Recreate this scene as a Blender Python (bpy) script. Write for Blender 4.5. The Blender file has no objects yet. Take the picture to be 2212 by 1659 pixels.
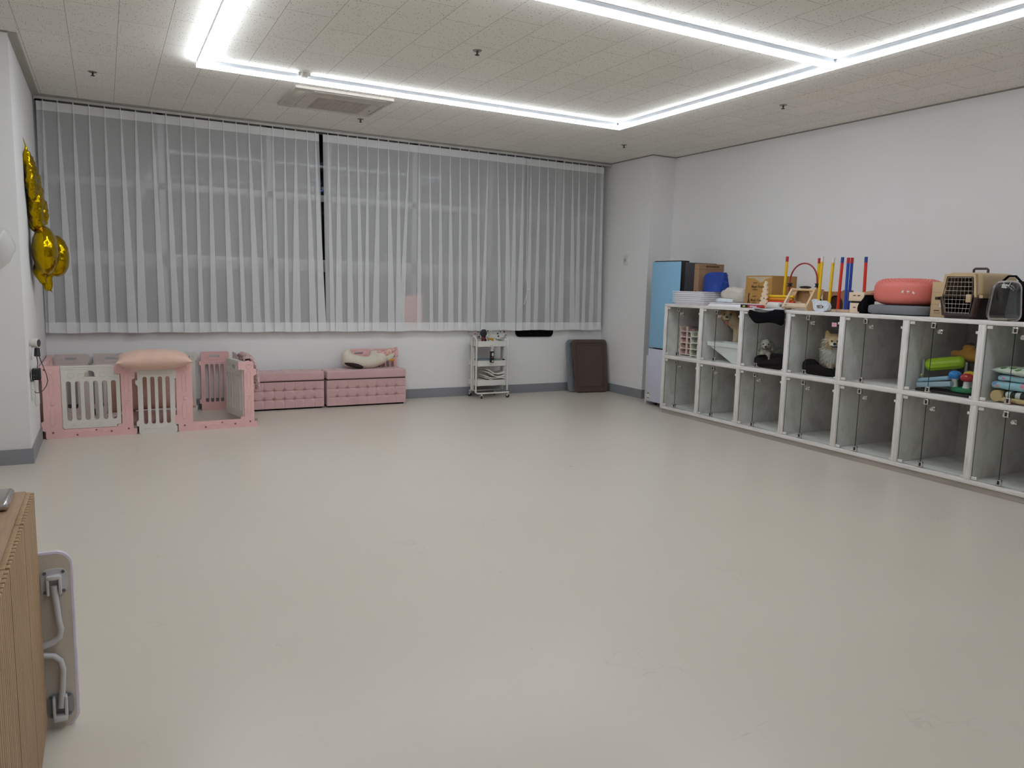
import bpy, bmesh, math, random
from mathutils import Vector as V, Matrix as MX, noise as NZ
R = math.radians; PI = math.pi
rnd = random.Random(7)
SC = bpy.context.scene; COL = SC.collection

# ------------------------------------------------------------------ helpers
def lin(h):
    h = h.lstrip('#')
    o = []
    for i in (0, 2, 4):
        c = int(h[i:i+2], 16)/255
        o.append(c/12.92 if c <= .04045 else ((c+.055)/1.055)**2.4)
    return (*o, 1)

def nt(name):
    m = bpy.data.materials.new(name); m.use_nodes = True
    t = m.node_tree; t.nodes.clear()
    out = t.nodes.new('ShaderNodeOutputMaterial')
    def N(k, **kw):
        n = t.nodes.new(k)
        for a, b in kw.items():
            if a in n.inputs: n.inputs[a].default_value = b
            else: setattr(n, a, b)
        return n
    def L(a, b): t.links.new(a, b)
    return m, N, L, out

MC = {}
def M(name, hexc, rough=.5, metal=0, var=.08, scale=9, bump=0, bscale=120, sheen=0, trans=0, spec=.5, coat=0, stretch=(1,1,1), alpha=1):
    """principled with a soft procedural colour variation and optional bump"""
    if name in MC: return MC[name]
    m, N, L, out = nt(name)
    p = N('ShaderNodeBsdfPrincipled', Roughness=rough, Metallic=metal)
    p.inputs['Specular IOR Level'].default_value = spec
    if sheen: p.inputs['Sheen Weight'].default_value = sheen
    if coat: p.inputs['Coat Weight'].default_value = coat
    if trans: p.inputs['Transmission Weight'].default_value = trans
    if alpha < 1: p.inputs['Alpha'].default_value = alpha
    tc = N('ShaderNodeTexCoord'); mp = N('ShaderNodeMapping'); mp.inputs['Scale'].default_value = stretch
    L(tc.outputs['Object'], mp.inputs['Vector'])
    no = N('ShaderNodeTexNoise', Scale=scale, Detail=4.0)
    L(mp.outputs[0], no.inputs['Vector'])
    mr = N('ShaderNodeMapRange'); mr.inputs['To Min'].default_value = 1-var; mr.inputs['To Max'].default_value = 1+var
    mr.inputs['From Min'].default_value = .3; mr.inputs['From Max'].default_value = .7
    L(no.outputs['Fac'], mr.inputs['Value'])
    hs = N('ShaderNodeHueSaturation', Color=lin(hexc)); L(mr.outputs[0], hs.inputs['Value'])
    L(hs.outputs[0], p.inputs['Base Color'])
    if bump:
        b2 = N('ShaderNodeTexNoise', Scale=bscale, Detail=3.0); L(mp.outputs[0], b2.inputs['Vector'])
        bp = N('ShaderNodeBump', Strength=bump, Distance=.004); L(b2.outputs['Fac'], bp.inputs['Height'])
        L(bp.outputs[0], p.inputs['Normal'])
    L(p.outputs[0], out.inputs[0])
    MC[name] = m
    return m

def attr_mat(name, rough=.9):
    if name in MC: return MC[name]
    m, N, L, out = nt(name)
    p = N('ShaderNodeBsdfPrincipled', Roughness=rough); p.inputs['Specular IOR Level'].default_value = .2
    a = N('ShaderNodeAttribute', attribute_name='Col')
    tc = N('ShaderNodeTexCoord'); no = N('ShaderNodeTexNoise', Scale=60.0); L(tc.outputs['Object'], no.inputs['Vector'])
    mr = N('ShaderNodeMapRange'); mr.inputs['To Min'].default_value = .85; mr.inputs['To Max'].default_value = 1.15
    L(no.outputs['Fac'], mr.inputs['Value'])
    hs = N('ShaderNodeHueSaturation'); L(a.outputs['Color'], hs.inputs['Color']); L(mr.outputs[0], hs.inputs['Value'])
    L(hs.outputs[0], p.inputs['Base Color']); L(p.outputs[0], out.inputs[0])
    MC[name] = m
    return m

def rrect(x0, x1, y0, y1, r, n=5):
    r = min(r, abs(x1-x0)/2-1e-5, abs(y1-y0)/2-1e-5); o = []
    for cx, cy, a0 in ((x1-r, y1-r, 0), (x0+r, y1-r, 90), (x0+r, y0+r, 180), (x1-r, y0+r, 270)):
        for k in range(n+1):
            a = R(a0+90*k/n); o.append((cx+r*math.cos(a), cy+r*math.sin(a)))
    return o

def arcpts(cx, cy, r, a0, a1, n=12):
    return [(cx+r*math.cos(R(a0+(a1-a0)*k/n)), cy+r*math.sin(R(a0+(a1-a0)*k/n))) for k in range(n+1)]

class MB:
    def __init__(s): s.b = bmesh.new(); s.mi = 0
    def _take(s, n0):
        for f in list(s.b.faces)[n0:]: f.material_index = s.mi
    def box(s, x0, x1, y0, y1, z0, z1, bev=0, seg=2, mat=None):
        n0 = len(s.b.faces)
        t = bmesh.new(); bmesh.ops.create_cube(t, size=1)
        for v in t.verts: v.co = V((x0+(v.co.x+.5)*(x1-x0), y0+(v.co.y+.5)*(y1-y0), z0+(v.co.z+.5)*(z1-z0)))
        if bev: bmesh.ops.bevel(t, geom=t.edges[:], offset=min(bev, abs(x1-x0)*.49, abs(y1-y0)*.49, abs(z1-z0)*.49), segments=seg, affect='EDGES', profile=.5, clamp_overlap=True)
        if mat: t.transform(mat)
        s._merge(t); s._take(n0); return s
    def _merge(s, t):
        bmesh.ops.recalc_face_normals(t, faces=t.faces[:])
        me = bpy.data.meshes.new('t'); t.to_mesh(me); t.free(); s.b.from_mesh(me); bpy.data.meshes.remove(me)
        s.b.faces.ensure_lookup_table()
    def cyl(s, p0, p1, r0, r1=None, n=16, cap=True):
        return s.tube([p0, p1], [r0, r0 if r1 is None else r1], n, cap=cap)
    def tube(s, pts, r, n=8, closed=False, cap=True, flat=1):
        n0 = len(s.b.faces)
        P = [V(p) for p in pts]; m = len(P)
        rr = r if isinstance(r, (list, tuple)) else [r]*m
        rings = []; up = None
        for i in range(m):
            a = P[(i-1) % m] if (closed or i) else P[i]; c = P[(i+1) % m] if (closed or i < m-1) else P[i]
            d = (c-a).normalized()
            if up is None:
                up = V((0, 0, 1)) if abs(d.z) < .9 else V((1, 0, 0))
            x = d.cross(up)
            if x.length < 1e-5: x = d.orthogonal()
            x.normalize(); up = x.cross(d).normalized()
            rings.append([s.b.verts.new(P[i]+x*(rr[i]*math.cos(2*PI*k/n))+up*(flat*rr[i]*math.sin(2*PI*k/n))) for k in range(n)])
        for i in range(m if closed else m-1):
            A, B = rings[i], rings[(i+1) % m]
            for k in range(n): s.b.faces.new((A[k], A[(k+1) % n], B[(k+1) % n], B[k]))
        if cap and not closed:
            s.b.faces.new(rings[0][::-1]); s.b.faces.new(rings[-1])
        s.b.faces.ensure_lookup_table(); s._take(n0); return s
    def ell(s, c, r, n=20, m=12, e1=1, e2=1, mat=None):
        """superellipsoid: e<1 boxier"""
        n0 = len(s.b.faces)
        f = lambda v, e: math.copysign(abs(v)**e, v)
        t = bmesh.new(); rows = []
        for j in range(m+1):
            ph = -PI/2+PI*j/m; row = []
            for k in range(n):
                th = 2*PI*k/n
                row.append(t.verts.new((c[0]+r[0]*f(math.cos(ph), e1)*f(math.cos(th), e2), c[1]+r[1]*f(math.cos(ph), e1)*f(math.sin(th), e2), c[2]+r[2]*f(math.sin(ph), e1))))
            rows.append(row)
        for j in range(m):
            for k in range(n): t.faces.new((rows[j][k], rows[j][(k+1) % n], rows[j+1][(k+1) % n], rows[j+1][k]))
        bmesh.ops.remove_doubles(t, verts=t.verts[:], dist=1e-6)
        if mat: t.transform(mat)
        s._merge(t); s._take(n0); return s
    def lathe(s, prof, n=20, c=(0, 0, 0), mat=None):
        n0 = len(s.b.faces); t = bmesh.new(); rows = []
        for r, z in prof: rows.append([t.verts.new((c[0]+r*math.cos(2*PI*k/n), c[1]+r*math.sin(2*PI*k/n), c[2]+z)) for k in range(n)])
        for j in range(len(prof)-1):
            for k in range(n): t.faces.new((rows[j][k], rows[j][(k+1) % n], rows[j+1][(k+1) % n], rows[j+1][k]))
        t.faces.new(rows[0][::-1]); t.faces.new(rows[-1])
        bmesh.ops.remove_doubles(t, verts=t.verts[:], dist=1e-6)
        if mat: t.transform(mat)
        s._merge(t); s._take(n0); return s
    def plate(s, outer, holes=(), y0=0, y1=.02, mat=None, bev=0):
        """2D outline (x,z) with holes, thickness along y"""
        n0 = len(s.b.faces); t = bmesh.new(); ed = []
        for lp in [outer, *holes]:
            vs = [t.verts.new((x, y0, z)) for x, z in lp]
            ed += [t.edges.new((vs[i], vs[(i+1) % len(vs)])) for i in range(len(vs))]
        bmesh.ops.triangle_fill(t, use_beauty=True, use_dissolve=False, edges=ed)
        g = bmesh.ops.extrude_face_region(t, geom=t.faces[:])
        for v in g['geom']:
            if isinstance(v, bmesh.types.BMVert): v.co.y = y1
        if mat: t.transform(mat)
        s._merge(t); s._take(n0); return s
    def grid(s, f, nu, nv, cu=False):
        n0 = len(s.b.faces)
        vs = [[s.b.verts.new(f(i/nu, j/nv)) for j in range(nv+1)] for i in range(nu if cu else nu+1)]
        for i in range(nu):
            for j in range(nv):
                s.b.faces.new((vs[i][j], vs[(i+1) % len(vs)][j], vs[(i+1) % len(vs)][j+1], vs[i][j+1]))
        s.b.faces.ensure_lookup_table(); s._take(n0); return s
    def xf(s, m): s.b.transform(m); return s
    def build(s, name, mat=None, parent=None, loc=(0, 0, 0), rot=(0, 0, 0), ang=38, sub=0, weld=False):
        if weld: bmesh.ops.remove_doubles(s.b, verts=s.b.verts[:], dist=1e-5)
        me = bpy.data.meshes.new(name); s.b.to_mesh(me); s.b.free()
        for p in me.polygons: p.use_smooth = True
        me.set_sharp_from_angle(angle=R(ang))
        o = bpy.data.objects.new(name, me); COL.objects.link(o)
        for x in (mat if isinstance(mat, (list, tuple)) else [mat]):
            if x: me.materials.append(x)
        o.location = loc; o.rotation_euler = rot
        if parent: o.parent = parent
        if sub:
            md = o.modifiers.new('s', 'SUBSURF'); md.levels = md.render_levels = sub
        return o

def tag(o, label=None, cat=None, group=None, kind=None):
    for k, v in (('label', label), ('category', cat), ('group', group), ('kind', kind)):
        if v: o[k] = v
    return o

def thing(name, label, cat, loc=(0, 0, 0), rot=(0, 0, 0), group=None):
    o = bpy.data.objects.new(name, None); COL.objects.link(o); o.empty_display_size = .05
    o.location = loc; o.rotation_euler = rot if isinstance(rot, (list, tuple)) else (0, 0, rot)
    return tag(o, label, cat, group)

def copy_tree(o, parent=None):
    c = o.copy(); COL.objects.link(c)
    if parent: c.parent = parent
    for ch in list(o.children): copy_tree(ch, c)
    return c

def text(txt, size, mat, parent, loc, rot, name='lettering', ext=.0006, align='LEFT', bold=0):
    cu = bpy.data.curves.new('c', 'FONT'); cu.body = txt; cu.size = size; cu.extrude = ext; cu.align_x = align; cu.offset = bold
    o = bpy.data.objects.new('c', cu); COL.objects.link(o)
    dg = bpy.context.evaluated_depsgraph_get()
    me = bpy.data.meshes.new_from_object(o.evaluated_get(dg))
    bpy.data.objects.remove(o); me.materials.clear(); me.materials.append(mat)
    n = bpy.data.objects.new(name, me); COL.objects.link(n); n.parent = parent; n.location = loc; n.rotation_euler = rot
    return n

def blob(name, shapes, vox, colf, mat, parent, smooth=6, loc=(0,0,0)):
    """one continuous skin grown over ellipsoids ('e',c,r[,M]) and tapered limbs ('c',p0,p1,r0,r1)"""
    mb = MB()
    for q in shapes:
        if q[0] == 'e': mb.ell(q[1], q[2], 20, 14, mat=q[3] if len(q) > 3 else None)
        else:
            mb.cyl(q[1], q[2], q[3], q[4], 14); mb.ell(q[1], (q[3],)*3, 14, 8); mb.ell(q[2], (q[4],)*3, 14, 8)
    o = mb.build('tmp')
    md = o.modifiers.new('r', 'REMESH'); md.mode = 'VOXEL'; md.voxel_size = vox
    sm = o.modifiers.new('s', 'SMOOTH'); sm.iterations = smooth; sm.factor = .5
    dg = bpy.context.evaluated_depsgraph_get()
    me = bpy.data.meshes.new_from_object(o.evaluated_get(dg)); bpy.data.objects.remove(o)
    me.name = name
    if colf:
        ca = me.color_attributes.new('Col', 'FLOAT_COLOR', 'POINT')
        for i, v in enumerate(me.vertices): ca.data[i].color = (*colf(v.co)[:3], 1)
    for p in me.polygons: p.use_smooth = True
    me.materials.clear(); me.materials.append(mat)
    n = bpy.data.objects.new(name, me); COL.objects.link(n); n.parent = parent; n.location = loc
    return n

def fur(src, n, ln, w, colf, mat, parent, grav=.4, name='fur', curl=0, lenf=None, seed=3):
    rg = random.Random(seed); me = src.data
    ps = [(p.area, p) for p in me.polygons]; tot = sum(a for a, _ in ps)
    b = bmesh.new(); lay = b.verts.layers.float_color.new('Col'); acc = 0; step = tot/n; nrm = []
    for a, p in ps:
        acc += a
        while acc > 0:
            acc -= step
            vs = [me.vertices[i].co for i in p.vertices]; k = [rg.random() for _ in vs]; sk = sum(k)
            co = V((0, 0, 0))
            for q, v in zip(k, vs): co += v*(q/sk)
            l0 = ln*(lenf(co) if lenf else 1)
            if l0 < .002: continue
            l = l0*(.6+.7*rg.random())
            d = (p.normal+V((rg.uniform(-.5, .5), rg.uniform(-.5, .5), rg.uniform(-.5, .5)-grav))).normalized()
            x = d.cross(p.normal)+V((rg.uniform(-.25, .25), rg.uniform(-.25, .25), rg.uniform(-.25, .25))); x -= d*x.dot(d); x.normalize()
            if x.cross(d).dot(p.normal) < 0: x = -x
            c = V(colf(co)[:3])*rg.uniform(.8, 1.15); prev = None
            for j in range(4):
                f = j/3; pt = co-p.normal*.002+d*(l*f)+V((0, 0, -grav*l*f*f*.6))
                if curl: pt += x.cross(d)*(curl*l*math.sin(f*5))
                ww = w*(1-f)*.5+.0002
                pr = [b.verts.new(pt-x*ww), b.verts.new(pt+x*ww)]
                for v in pr: v[lay] = (*c, 1); nrm.append((p.normal*.85+d*.3).normalized())
                if prev: b.faces.new((prev[0], prev[1], pr[1], pr[0]))
                prev = pr
    m2 = bpy.data.meshes.new(name); b.to_mesh(m2); b.free()
    for p in m2.polygons: p.use_smooth = True
    m2.normals_split_custom_set_from_vertices(nrm)
    m2.materials.append(mat)
    o = bpy.data.objects.new(name, m2); COL.objects.link(o); o.parent = parent; o.location = src.location
    o['kind'] = 'stuff'
    return o

def struct(name, mb, mat, **kw):
    return tag(mb.build(name, mat, **kw), kind='structure')
LEDS = 22.8; EXPO = 0.0
# ------------------------------------------------------------------ the room
H = 3.156; XL = -.54; YP = 6.695; YB = 8.873; XR = 6.24; XW = 6.613; YC = 7.885; Y0 = -2.6; X0 = -2.9
SILL = .90

def wall_mat():
    m, N, L, out = nt('wall_paint')
    p = N('ShaderNodeBsdfPrincipled', Roughness=.75); p.inputs['Specular IOR Level'].default_value = .25
    g = N('ShaderNodeNewGeometry'); no = N('ShaderNodeTexNoise', Scale=1.2, Detail=5.0); L(g.outputs['Position'], no.inputs['Vector'])
    cr = N('ShaderNodeMixRGB'); cr.inputs[1].default_value = lin('e6e4e3'); cr.inputs[2].default_value = lin('eeedee'); L(no.outputs['Fac'], cr.inputs[0])
    L(cr.outputs[0], p.inputs['Base Color'])
    n2 = N('ShaderNodeTexNoise', Scale=90.0, Detail=3.0); L(g.outputs['Position'], n2.inputs['Vector'])
    b = N('ShaderNodeBump', Strength=.12, Distance=.003); L(n2.outputs['Fac'], b.inputs['Height']); L(b.outputs[0], p.inputs['Normal'])
    L(p.outputs[0], out.inputs[0]); return m
WALL = wall_mat()

def floor_mat():
    m, N, L, out = nt('epoxy_floor')
    p = N('ShaderNodeBsdfPrincipled', Roughness=.3); p.inputs['Specular IOR Level'].default_value = .5
    g = N('ShaderNodeNewGeometry')
    n1 = N('ShaderNodeTexNoise', Scale=.7, Detail=6.0, Roughness=.6); L(g.outputs['Position'], n1.inputs['Vector'])
    c1 = N('ShaderNodeMixRGB'); c1.inputs[1].default_value = lin('cdc5b7'); c1.inputs[2].default_value = lin('d5cdc1'); L(n1.outputs['Fac'], c1.inputs[0])
    # hairline cracks and scuffs: voronoi edges kept only where a large noise is high
    mp = N('ShaderNodeMapping'); mp.inputs['Rotation'].default_value = (0, 0, .5); mp.inputs['Scale'].default_value = (1, 2.2, 1); L(g.outputs['Position'], mp.inputs['Vector'])
    dn = N('ShaderNodeTexNoise', Scale=3.0, Detail=4.0); L(mp.outputs[0], dn.inputs['Vector'])
    mx = N('ShaderNodeMixRGB'); mx.inputs[0].default_value = .25; L(mp.outputs[0], mx.inputs[1]); L(dn.outputs['Color'], mx.inputs[2])
    vo = N('ShaderNodeTexVoronoi', Scale=2.4, feature='DISTANCE_TO_EDGE'); L(mx.outputs[0], vo.inputs['Vector'])
    e = N('ShaderNodeMapRange'); e.inputs['From Min'].default_value = .002; e.inputs['From Max'].default_value = .007; e.inputs['To Min'].default_value = 1; e.inputs['To Max'].default_value = 0
    L(vo.outputs['Distance'], e.inputs['Value'])
    n3 = N('ShaderNodeTexNoise', Scale=1.9, Detail=5.0); L(g.outputs['Position'], n3.inputs['Vector'])
    k = N('ShaderNodeMapRange'); k.inputs['From Min'].default_value = .53; k.inputs['From Max'].default_value = .66; L(n3.outputs['Fac'], k.inputs['Value'])
    mu = N('ShaderNodeMath', operation='MULTIPLY'); L(e.outputs[0], mu.inputs[0]); L(k.outputs[0], mu.inputs[1])
    m3 = N('ShaderNodeMath', operation='MULTIPLY'); L(mu.outputs[0], m3.inputs[0]); m3.inputs[1].default_value = .2
    c2 = N('ShaderNodeMixRGB'); L(m3.outputs[0], c2.inputs[0]); L(c1.outputs[0], c2.inputs[1]); c2.inputs[2].default_value = lin('8d8578')
    L(c2.outputs[0], p.inputs['Base Color'])
    r = N('ShaderNodeMapRange'); r.inputs['To Min'].default_value = .24; r.inputs['To Max'].default_value = .36; L(n1.outputs['Fac'], r.inputs['Value']); L(r.outputs[0], p.inputs['Roughness'])
    n4 = N('ShaderNodeTexNoise', Scale=6.0, Detail=3.0); L(g.outputs['Position'], n4.inputs['Vector'])
    b = N('ShaderNodeBump', Strength=.06, Distance=.01); L(n4.outputs['Fac'], b.inputs['Height']); L(b.outputs[0], p.inputs['Normal'])
    L(p.outputs[0], out.inputs[0]); return m

def ceil_mat():
    m, N, L, out = nt('acoustic_tile')
    p = N('ShaderNodeBsdfPrincipled', Roughness=.9); p.inputs['Specular IOR Level'].default_value = .1
    g = N('ShaderNodeNewGeometry')
    # boards 0.31 wide, 0.61 long, running towards the window
    mp = N('ShaderNodeMapping'); mp.inputs['Rotation'].default_value = (0, 0, R(90)); mp.inputs['Location'].default_value = (.25, .467, 0)
    L(g.outputs['Position'], mp.inputs['Vector'])
    br = N('ShaderNodeTexBrick', Scale=1.0, offset=.37, offset_frequency=2)
    br.inputs['Brick Width'].default_value = .612; br.inputs['Row Height'].default_value = .309; br.inputs['Mortar Size'].default_value = .0016; br.inputs['Mortar Smooth'].default_value = .1
    br.inputs['Color1'].default_value = lin('f0ece5'); br.inputs['Color2'].default_value = lin('ebe7e0'); br.inputs['Mortar'].default_value = lin('a09a90')
    L(mp.outputs[0], br.inputs['Vector'])
    m2 = N('ShaderNodeMapping'); m2.inputs['Scale'].default_value = (62, 34, 1); L(g.outputs['Position'], m2.inputs['Vector'])
    vo = N('ShaderNodeTexVoronoi', Scale=1.0, Randomness=.85); L(m2.outputs[0], vo.inputs['Vector'])
    h = N('ShaderNodeMapRange'); h.inputs['From Min'].default_value = .14; h.inputs['From Max'].default_value = .22; h.inputs['To Min'].default_value = 1; h.inputs['To Max'].default_value = 0
    L(vo.outputs['Distance'], h.inputs['Value'])
    gt = N('ShaderNodeSeparateColor'); L(vo.outputs['Color'], gt.inputs[0])
    g2 = N('ShaderNodeMath', operation='GREATER_THAN'); L(gt.outputs[0], g2.inputs[0]); g2.inputs[1].default_value = .42
    mu = N('ShaderNodeMath', operation='MULTIPLY'); L(h.outputs[0], mu.inputs[0]); L(g2.outputs[0], mu.inputs[1])
    c = N('ShaderNodeMixRGB'); L(mu.outputs[0], c.inputs[0]); L(br.outputs['Color'], c.inputs[1]); c.inputs[2].default_value = lin('8a837a')
    L(c.outputs[0], p.inputs['Base Color']); L(p.outputs[0], out.inputs[0]); return m

FLOOR = floor_mat(); CEIL = ceil_mat()
BASE = M('baseboard_grey', '8b8c92', .45, var=.05, scale=4)
struct('floor', MB().box(X0-.2, XW+.2, Y0-.2, YB+.3, -.1, 0), FLOOR)
struct('ceiling', MB().box(X0-.2, XW+.2, Y0-.2, YB-.012, H, H+.1), CEIL)
mb = MB(); mb.box(XL-.3, XW+.2, YB, YB+.3, 0, SILL)
struct('wall_back', mb, WALL)
struct('wall_right', MB().box(XW, XW+.2, Y0, YB, 0, H), WALL)
struct('wall_right_pier', MB().box(XR, XW, YC, YB, 0, H), WALL)
struct('wall_left', MB().box(X0-.2, XL, YP, YB, 0, H, .004), WALL)
struct('wall_left_near', MB().box(X0-.2, X0, Y0, YP, 0, H), WALL)
struct('wall_front', MB().box(X0-.2, XW+.2, Y0-.2, Y0, 0, H), WALL)
t = .012; hb = .117
struct('baseboard_back', MB().box(XL, XR, YB-t, YB, 0, hb), BASE)
struct('baseboard_right', MB().box(XR-t, XR, YC, YB, 0, hb).box(XR-t, XW, YC-t, YC, 0, hb).box(XW-t, XW, Y0, YC-t, 0, hb), BASE)
struct('baseboard_left', MB().box(XL, XL+t, YP, YB, 0, hb).box(X0, XL+t, YP-t, YP, 0, hb), BASE)
# thin grey cornice where the ceiling meets the left pier, shadow gap at the others
struct('trim_1', MB().plate([(XL, H), (XL+.055, H), (XL+.05, H-.01), (XL+.012, H-.016), (XL+.012, H-.03), (XL, H-.03)], (), YP, YB), M('cornice_grey', 'a8a49c', .6))
struct('trim_2', MB().box(XR-.008, XR, YC-.008, YB, H-.012, H).box(XR-.008, XW, YC-.008, YC, H-.012, H).box(XW-.008, XW, Y0, YC, H-.012, H), M('shadow_bead', '8f8b86', .6))
struct('trim_3', MB().box(X0, XL, YP-.008, YP, H-.012, H), MC['shadow_bead'])

# window in the back wall: dark night outside behind real panes
ALU = M('window_aluminium', '9a9a9c', .4, .6)
def glass_mat(name, tint, rough=.02, ior=1.45, boost=1):
    m, N, L, out = nt(name)
    tr = N('ShaderNodeBsdfTransparent', Color=lin(tint)); gl = N('ShaderNodeBsdfGlossy', Roughness=rough)
    fr = N('ShaderNodeFresnel', IOR=ior); mx = N('ShaderNodeMixShader')
    # a thin pane reflects the same on its far face as on its near one
    ge = N('ShaderNodeNewGeometry'); mi = N('ShaderNodeMapRange'); mi.inputs['To Min'].default_value = ior; mi.inputs['To Max'].default_value = 1/ior
    L(ge.outputs['Backfacing'], mi.inputs['Value']); L(mi.outputs[0], fr.inputs['IOR'])
    mt = N('ShaderNodeMath', operation='MULTIPLY'); mt.inputs[1].default_value = boost; mt.use_clamp = True
    L(fr.outputs[0], mt.inputs[0]); L(mt.outputs[0], mx.inputs[0])
    L(tr.outputs[0], mx.inputs[1]); L(gl.outputs[0], mx.inputs[2]); L(mx.outputs[0], out.inputs[0])
    return m
WGL = glass_mat('window_glass', 'b8c0c8', .05, 1.45, .4)
mb = MB()
for z0, z1 in ((SILL, SILL+.06), (1.55, 1.69), (2.36, 2.44), (H-.03, H+.03)): mb.box(XL, XR, YB+.11, YB+.17, z0, z1, .004)
for x in (XL, .55, 1.66, 2.33, 3.4, 4.45, 5.5, XR-.06): mb.box(x, x+.06, YB+.11, YB+.17, SILL, H)
w = struct('window_1', mb, ALU)
pn = MB()
for a, b in ((SILL+.06, 1.55), (1.69, 2.36), (2.44, H-.03)): pn.box(XL+.03, XR-.03, YB+.137, YB+.143, a, b)
pn.build('pane', WGL, w)
struct('wall_night', MB().box(XL-.3, XW+.2, YB+.29, YB+.31, SILL, H+.2), M('night_facade', '0b0d14', .8, var=.5, scale=3))
struct('wall_back_reveal', MB().box(XL-.3, XL, YB, YB+.3, SILL, H).box(XR, XW+.2, YB, YB+.3, SILL, H).box(XL-.3, XW+.2, YB+.0, YB+.3, H+.03, H+.1), WALL)
# faint blue lit windows across the street, seen through the curtain gap
mE, N, L, out = nt('far_window_glow'); em = N('ShaderNodeEmission', Color=(.25, .35, 1, 1), Strength=.6); L(em.outputs[0], out.inputs[0])
mb = MB()
for x, z, w_ in ((2.21, 2.62, .035), (2.26, 2.585, .05), (2.24, 2.16, .03), (2.30, 2.5, .03)): mb.box(x, x+w_, YB+.28, YB+.289, z, z+.018)
struct('window_2', mb, mE)

# ------------------------------------------------------------------ ceiling fittings
def led(k):
    m, N, L, out = nt('led_diffuser'); em = N('ShaderNodeEmission', Color=(.87, .935, 1, 1), Strength=LEDS*k); L(em.outputs[0], out.inputs[0]); return m
LEDA, LEDB, LEDC, LEDD = led(1.36), led(1.28), led(1.0), led(.72)
HOUS = M('lamp_housing_aluminium', 'b9bcc2', .4, .3)
lt = thing('linear_ceiling_light', 'white LED strip lights joined in a rectangular grid under the ceiling', 'ceiling light', (2.77, 4, H))
def run(x0, x1, y0, y1, LED, q_=.005):
    hz = MB().box(x0-2.77+q_, x1-2.77-q_, y0-4+q_, y1-4-q_, -.036, 0)
    # two fine slots along each flank of the housing
    for zz in (-.012, -.026):
        if x1-x0 > y1-y0: hz.box(x0-2.77, x1-2.77, y0-4+q_-.002, y1-4-q_+.002, zz-.0025, zz)
        else: hz.box(x0-2.77+q_-.002, x1-2.77-q_+.002, y0-4, y1-4, zz-.0025, zz)
    hz.build('housing', HOUS, lt)
    MB().box(x0-2.77, x1-2.77, y0-4, y1-4, -.056, -.036).build('diffuser', LED, lt)
w = .057
LX, RX, FY, TY, NY = .708, 4.775, 6.636, 3.971, -.6
run(LX, LX+w, NY, FY+w, LEDB); run(RX, RX+w, NY, FY+w, LEDD)
run(LX+w, RX, FY, FY+w, LEDA); run(LX+w, RX, TY, TY+w, LEDC)
JN = glass_mat('clear_joiner', 'f0f4ff', .2)
def joiner(x, y, ax):
    d = (.031, .004) if ax == 'x' else (.004, .031)
    MB().box(x-d[0]-2.77, x+d[0]-2.77, y-d[1]-4, y+d[1]-4, -.0565, -.03).build('joiner', JN, lt)
for x in (1.12, 2.02, 2.92, 3.82): joiner(x, FY+w/2, 'y')
for x in (1.5, 2.2, 3.5, 4.2): joiner(x, TY+w/2, 'y')
for y in (5.9, 5.0, 4.3, 3.3, 2.6): joiner(RX+w/2, y, 'x')
for y in (5.6, 4.6): joiner(LX+w/2, y, 'x')

WPL = M('white_plastic', 'd9d6d0', .45)
ac = thing('cassette_air_conditioner', 'white ceiling cassette air conditioner with a grey grille behind the front light strip', 'air conditioner', (2.0, 7.42, H))
MB().plate(rrect(-.45, .47, -.41, .405, .02), [rrect(-.31, .45, -.22, .38, .07)], 0, .022, mat=MX.Rotation(R(-90), 4, 'X')).build('frame', M('ac_panel', 'c9c2b8', .5), ac)
fp = MB().plate(rrect(-.30, .44, -.21, .37, .065), [rrect(-.178, .335, -.13, .35, .004)], 0, .017, mat=MX.Rotation(R(-90), 4, 'X')).build('front_panel', MC['ac_panel'], ac)
g = MB()
for i in range(10): x = -.178+.513*i/9; g.box(x-.014, x+.014, -.13, .35, -.014, -.008)
for j in range(13): y = -.13+.48*j/12; g.box(-.178, .335, y-.011, y+.011, -.016, -.01)
g.build('grille', M('ac_grille', 'b7afa4', .6), ac)
MB().box(-.178, .335, -.13, .35, -.006, -.001).build('filter', M('ac_dark', '7d756b', .8), ac)
MB().box(.39, .40, .12, .17, -.0185, -.0165).build('indicator', M('ac_ind', '6c675f', .5), ac)
MB().box(-.42, -.34, -.3, .3, -.024, -.0215, .001).build('air_vane', M('ac_vane', 'c2bbb0', .5), ac)
MB().box(-.27, .40, -.37, -.27, -.024, -.0215, .001).build('air_vane', MC['ac_vane'], ac)

STEEL = M('dull_steel', '8d8880', .35, .8); DARKM = M('dark_metal', '3a3633', .5, .5)
for x, y, lab in ((-.019, 7.58, 'small ceiling sprinkler near the left wall above the curtain'), (2.48, 5.245, 'small ceiling sprinkler in the middle of the lit ceiling rectangle'),
                  (2.456, 8.05, 'small ceiling sprinkler beside the air conditioner near the curtain rail'), (5.553, 7.58, 'small ceiling sprinkler near the back right corner'), (5.551, 5.155, 'small ceiling sprinkler between the right light strip and right wall')):
    s = thing('sprinkler', lab, 'sprinkler', (x, y, H), group='ceiling sprinklers')
    MB().lathe([(.002, -.006), (.03, -.006), (.036, 0), (.002, 0)], 18).build('escutcheon', STEEL, s)
    MB().lathe([(.003, -.034), (.016, -.034), (.016, -.03), (.006, -.028), (.008, -.006)], 14).build('nozzle', DARKM, s)
s = thing('smoke_detector', 'round white smoke detector on the ceiling beside the front light strip', 'smoke detector', (1.524, 6.555, H))
MB().lathe([(.002, -.012), (.055, -.012), (.062, 0), (.002, 0)], 24).build('base', WPL, s)
MB().lathe([(.002, -.045), (.026, -.045), (.034, -.036), (.034, -.03), (.03, -.012), (.002, -.012)], 20).build('sensor_head', WPL, s)
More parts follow.
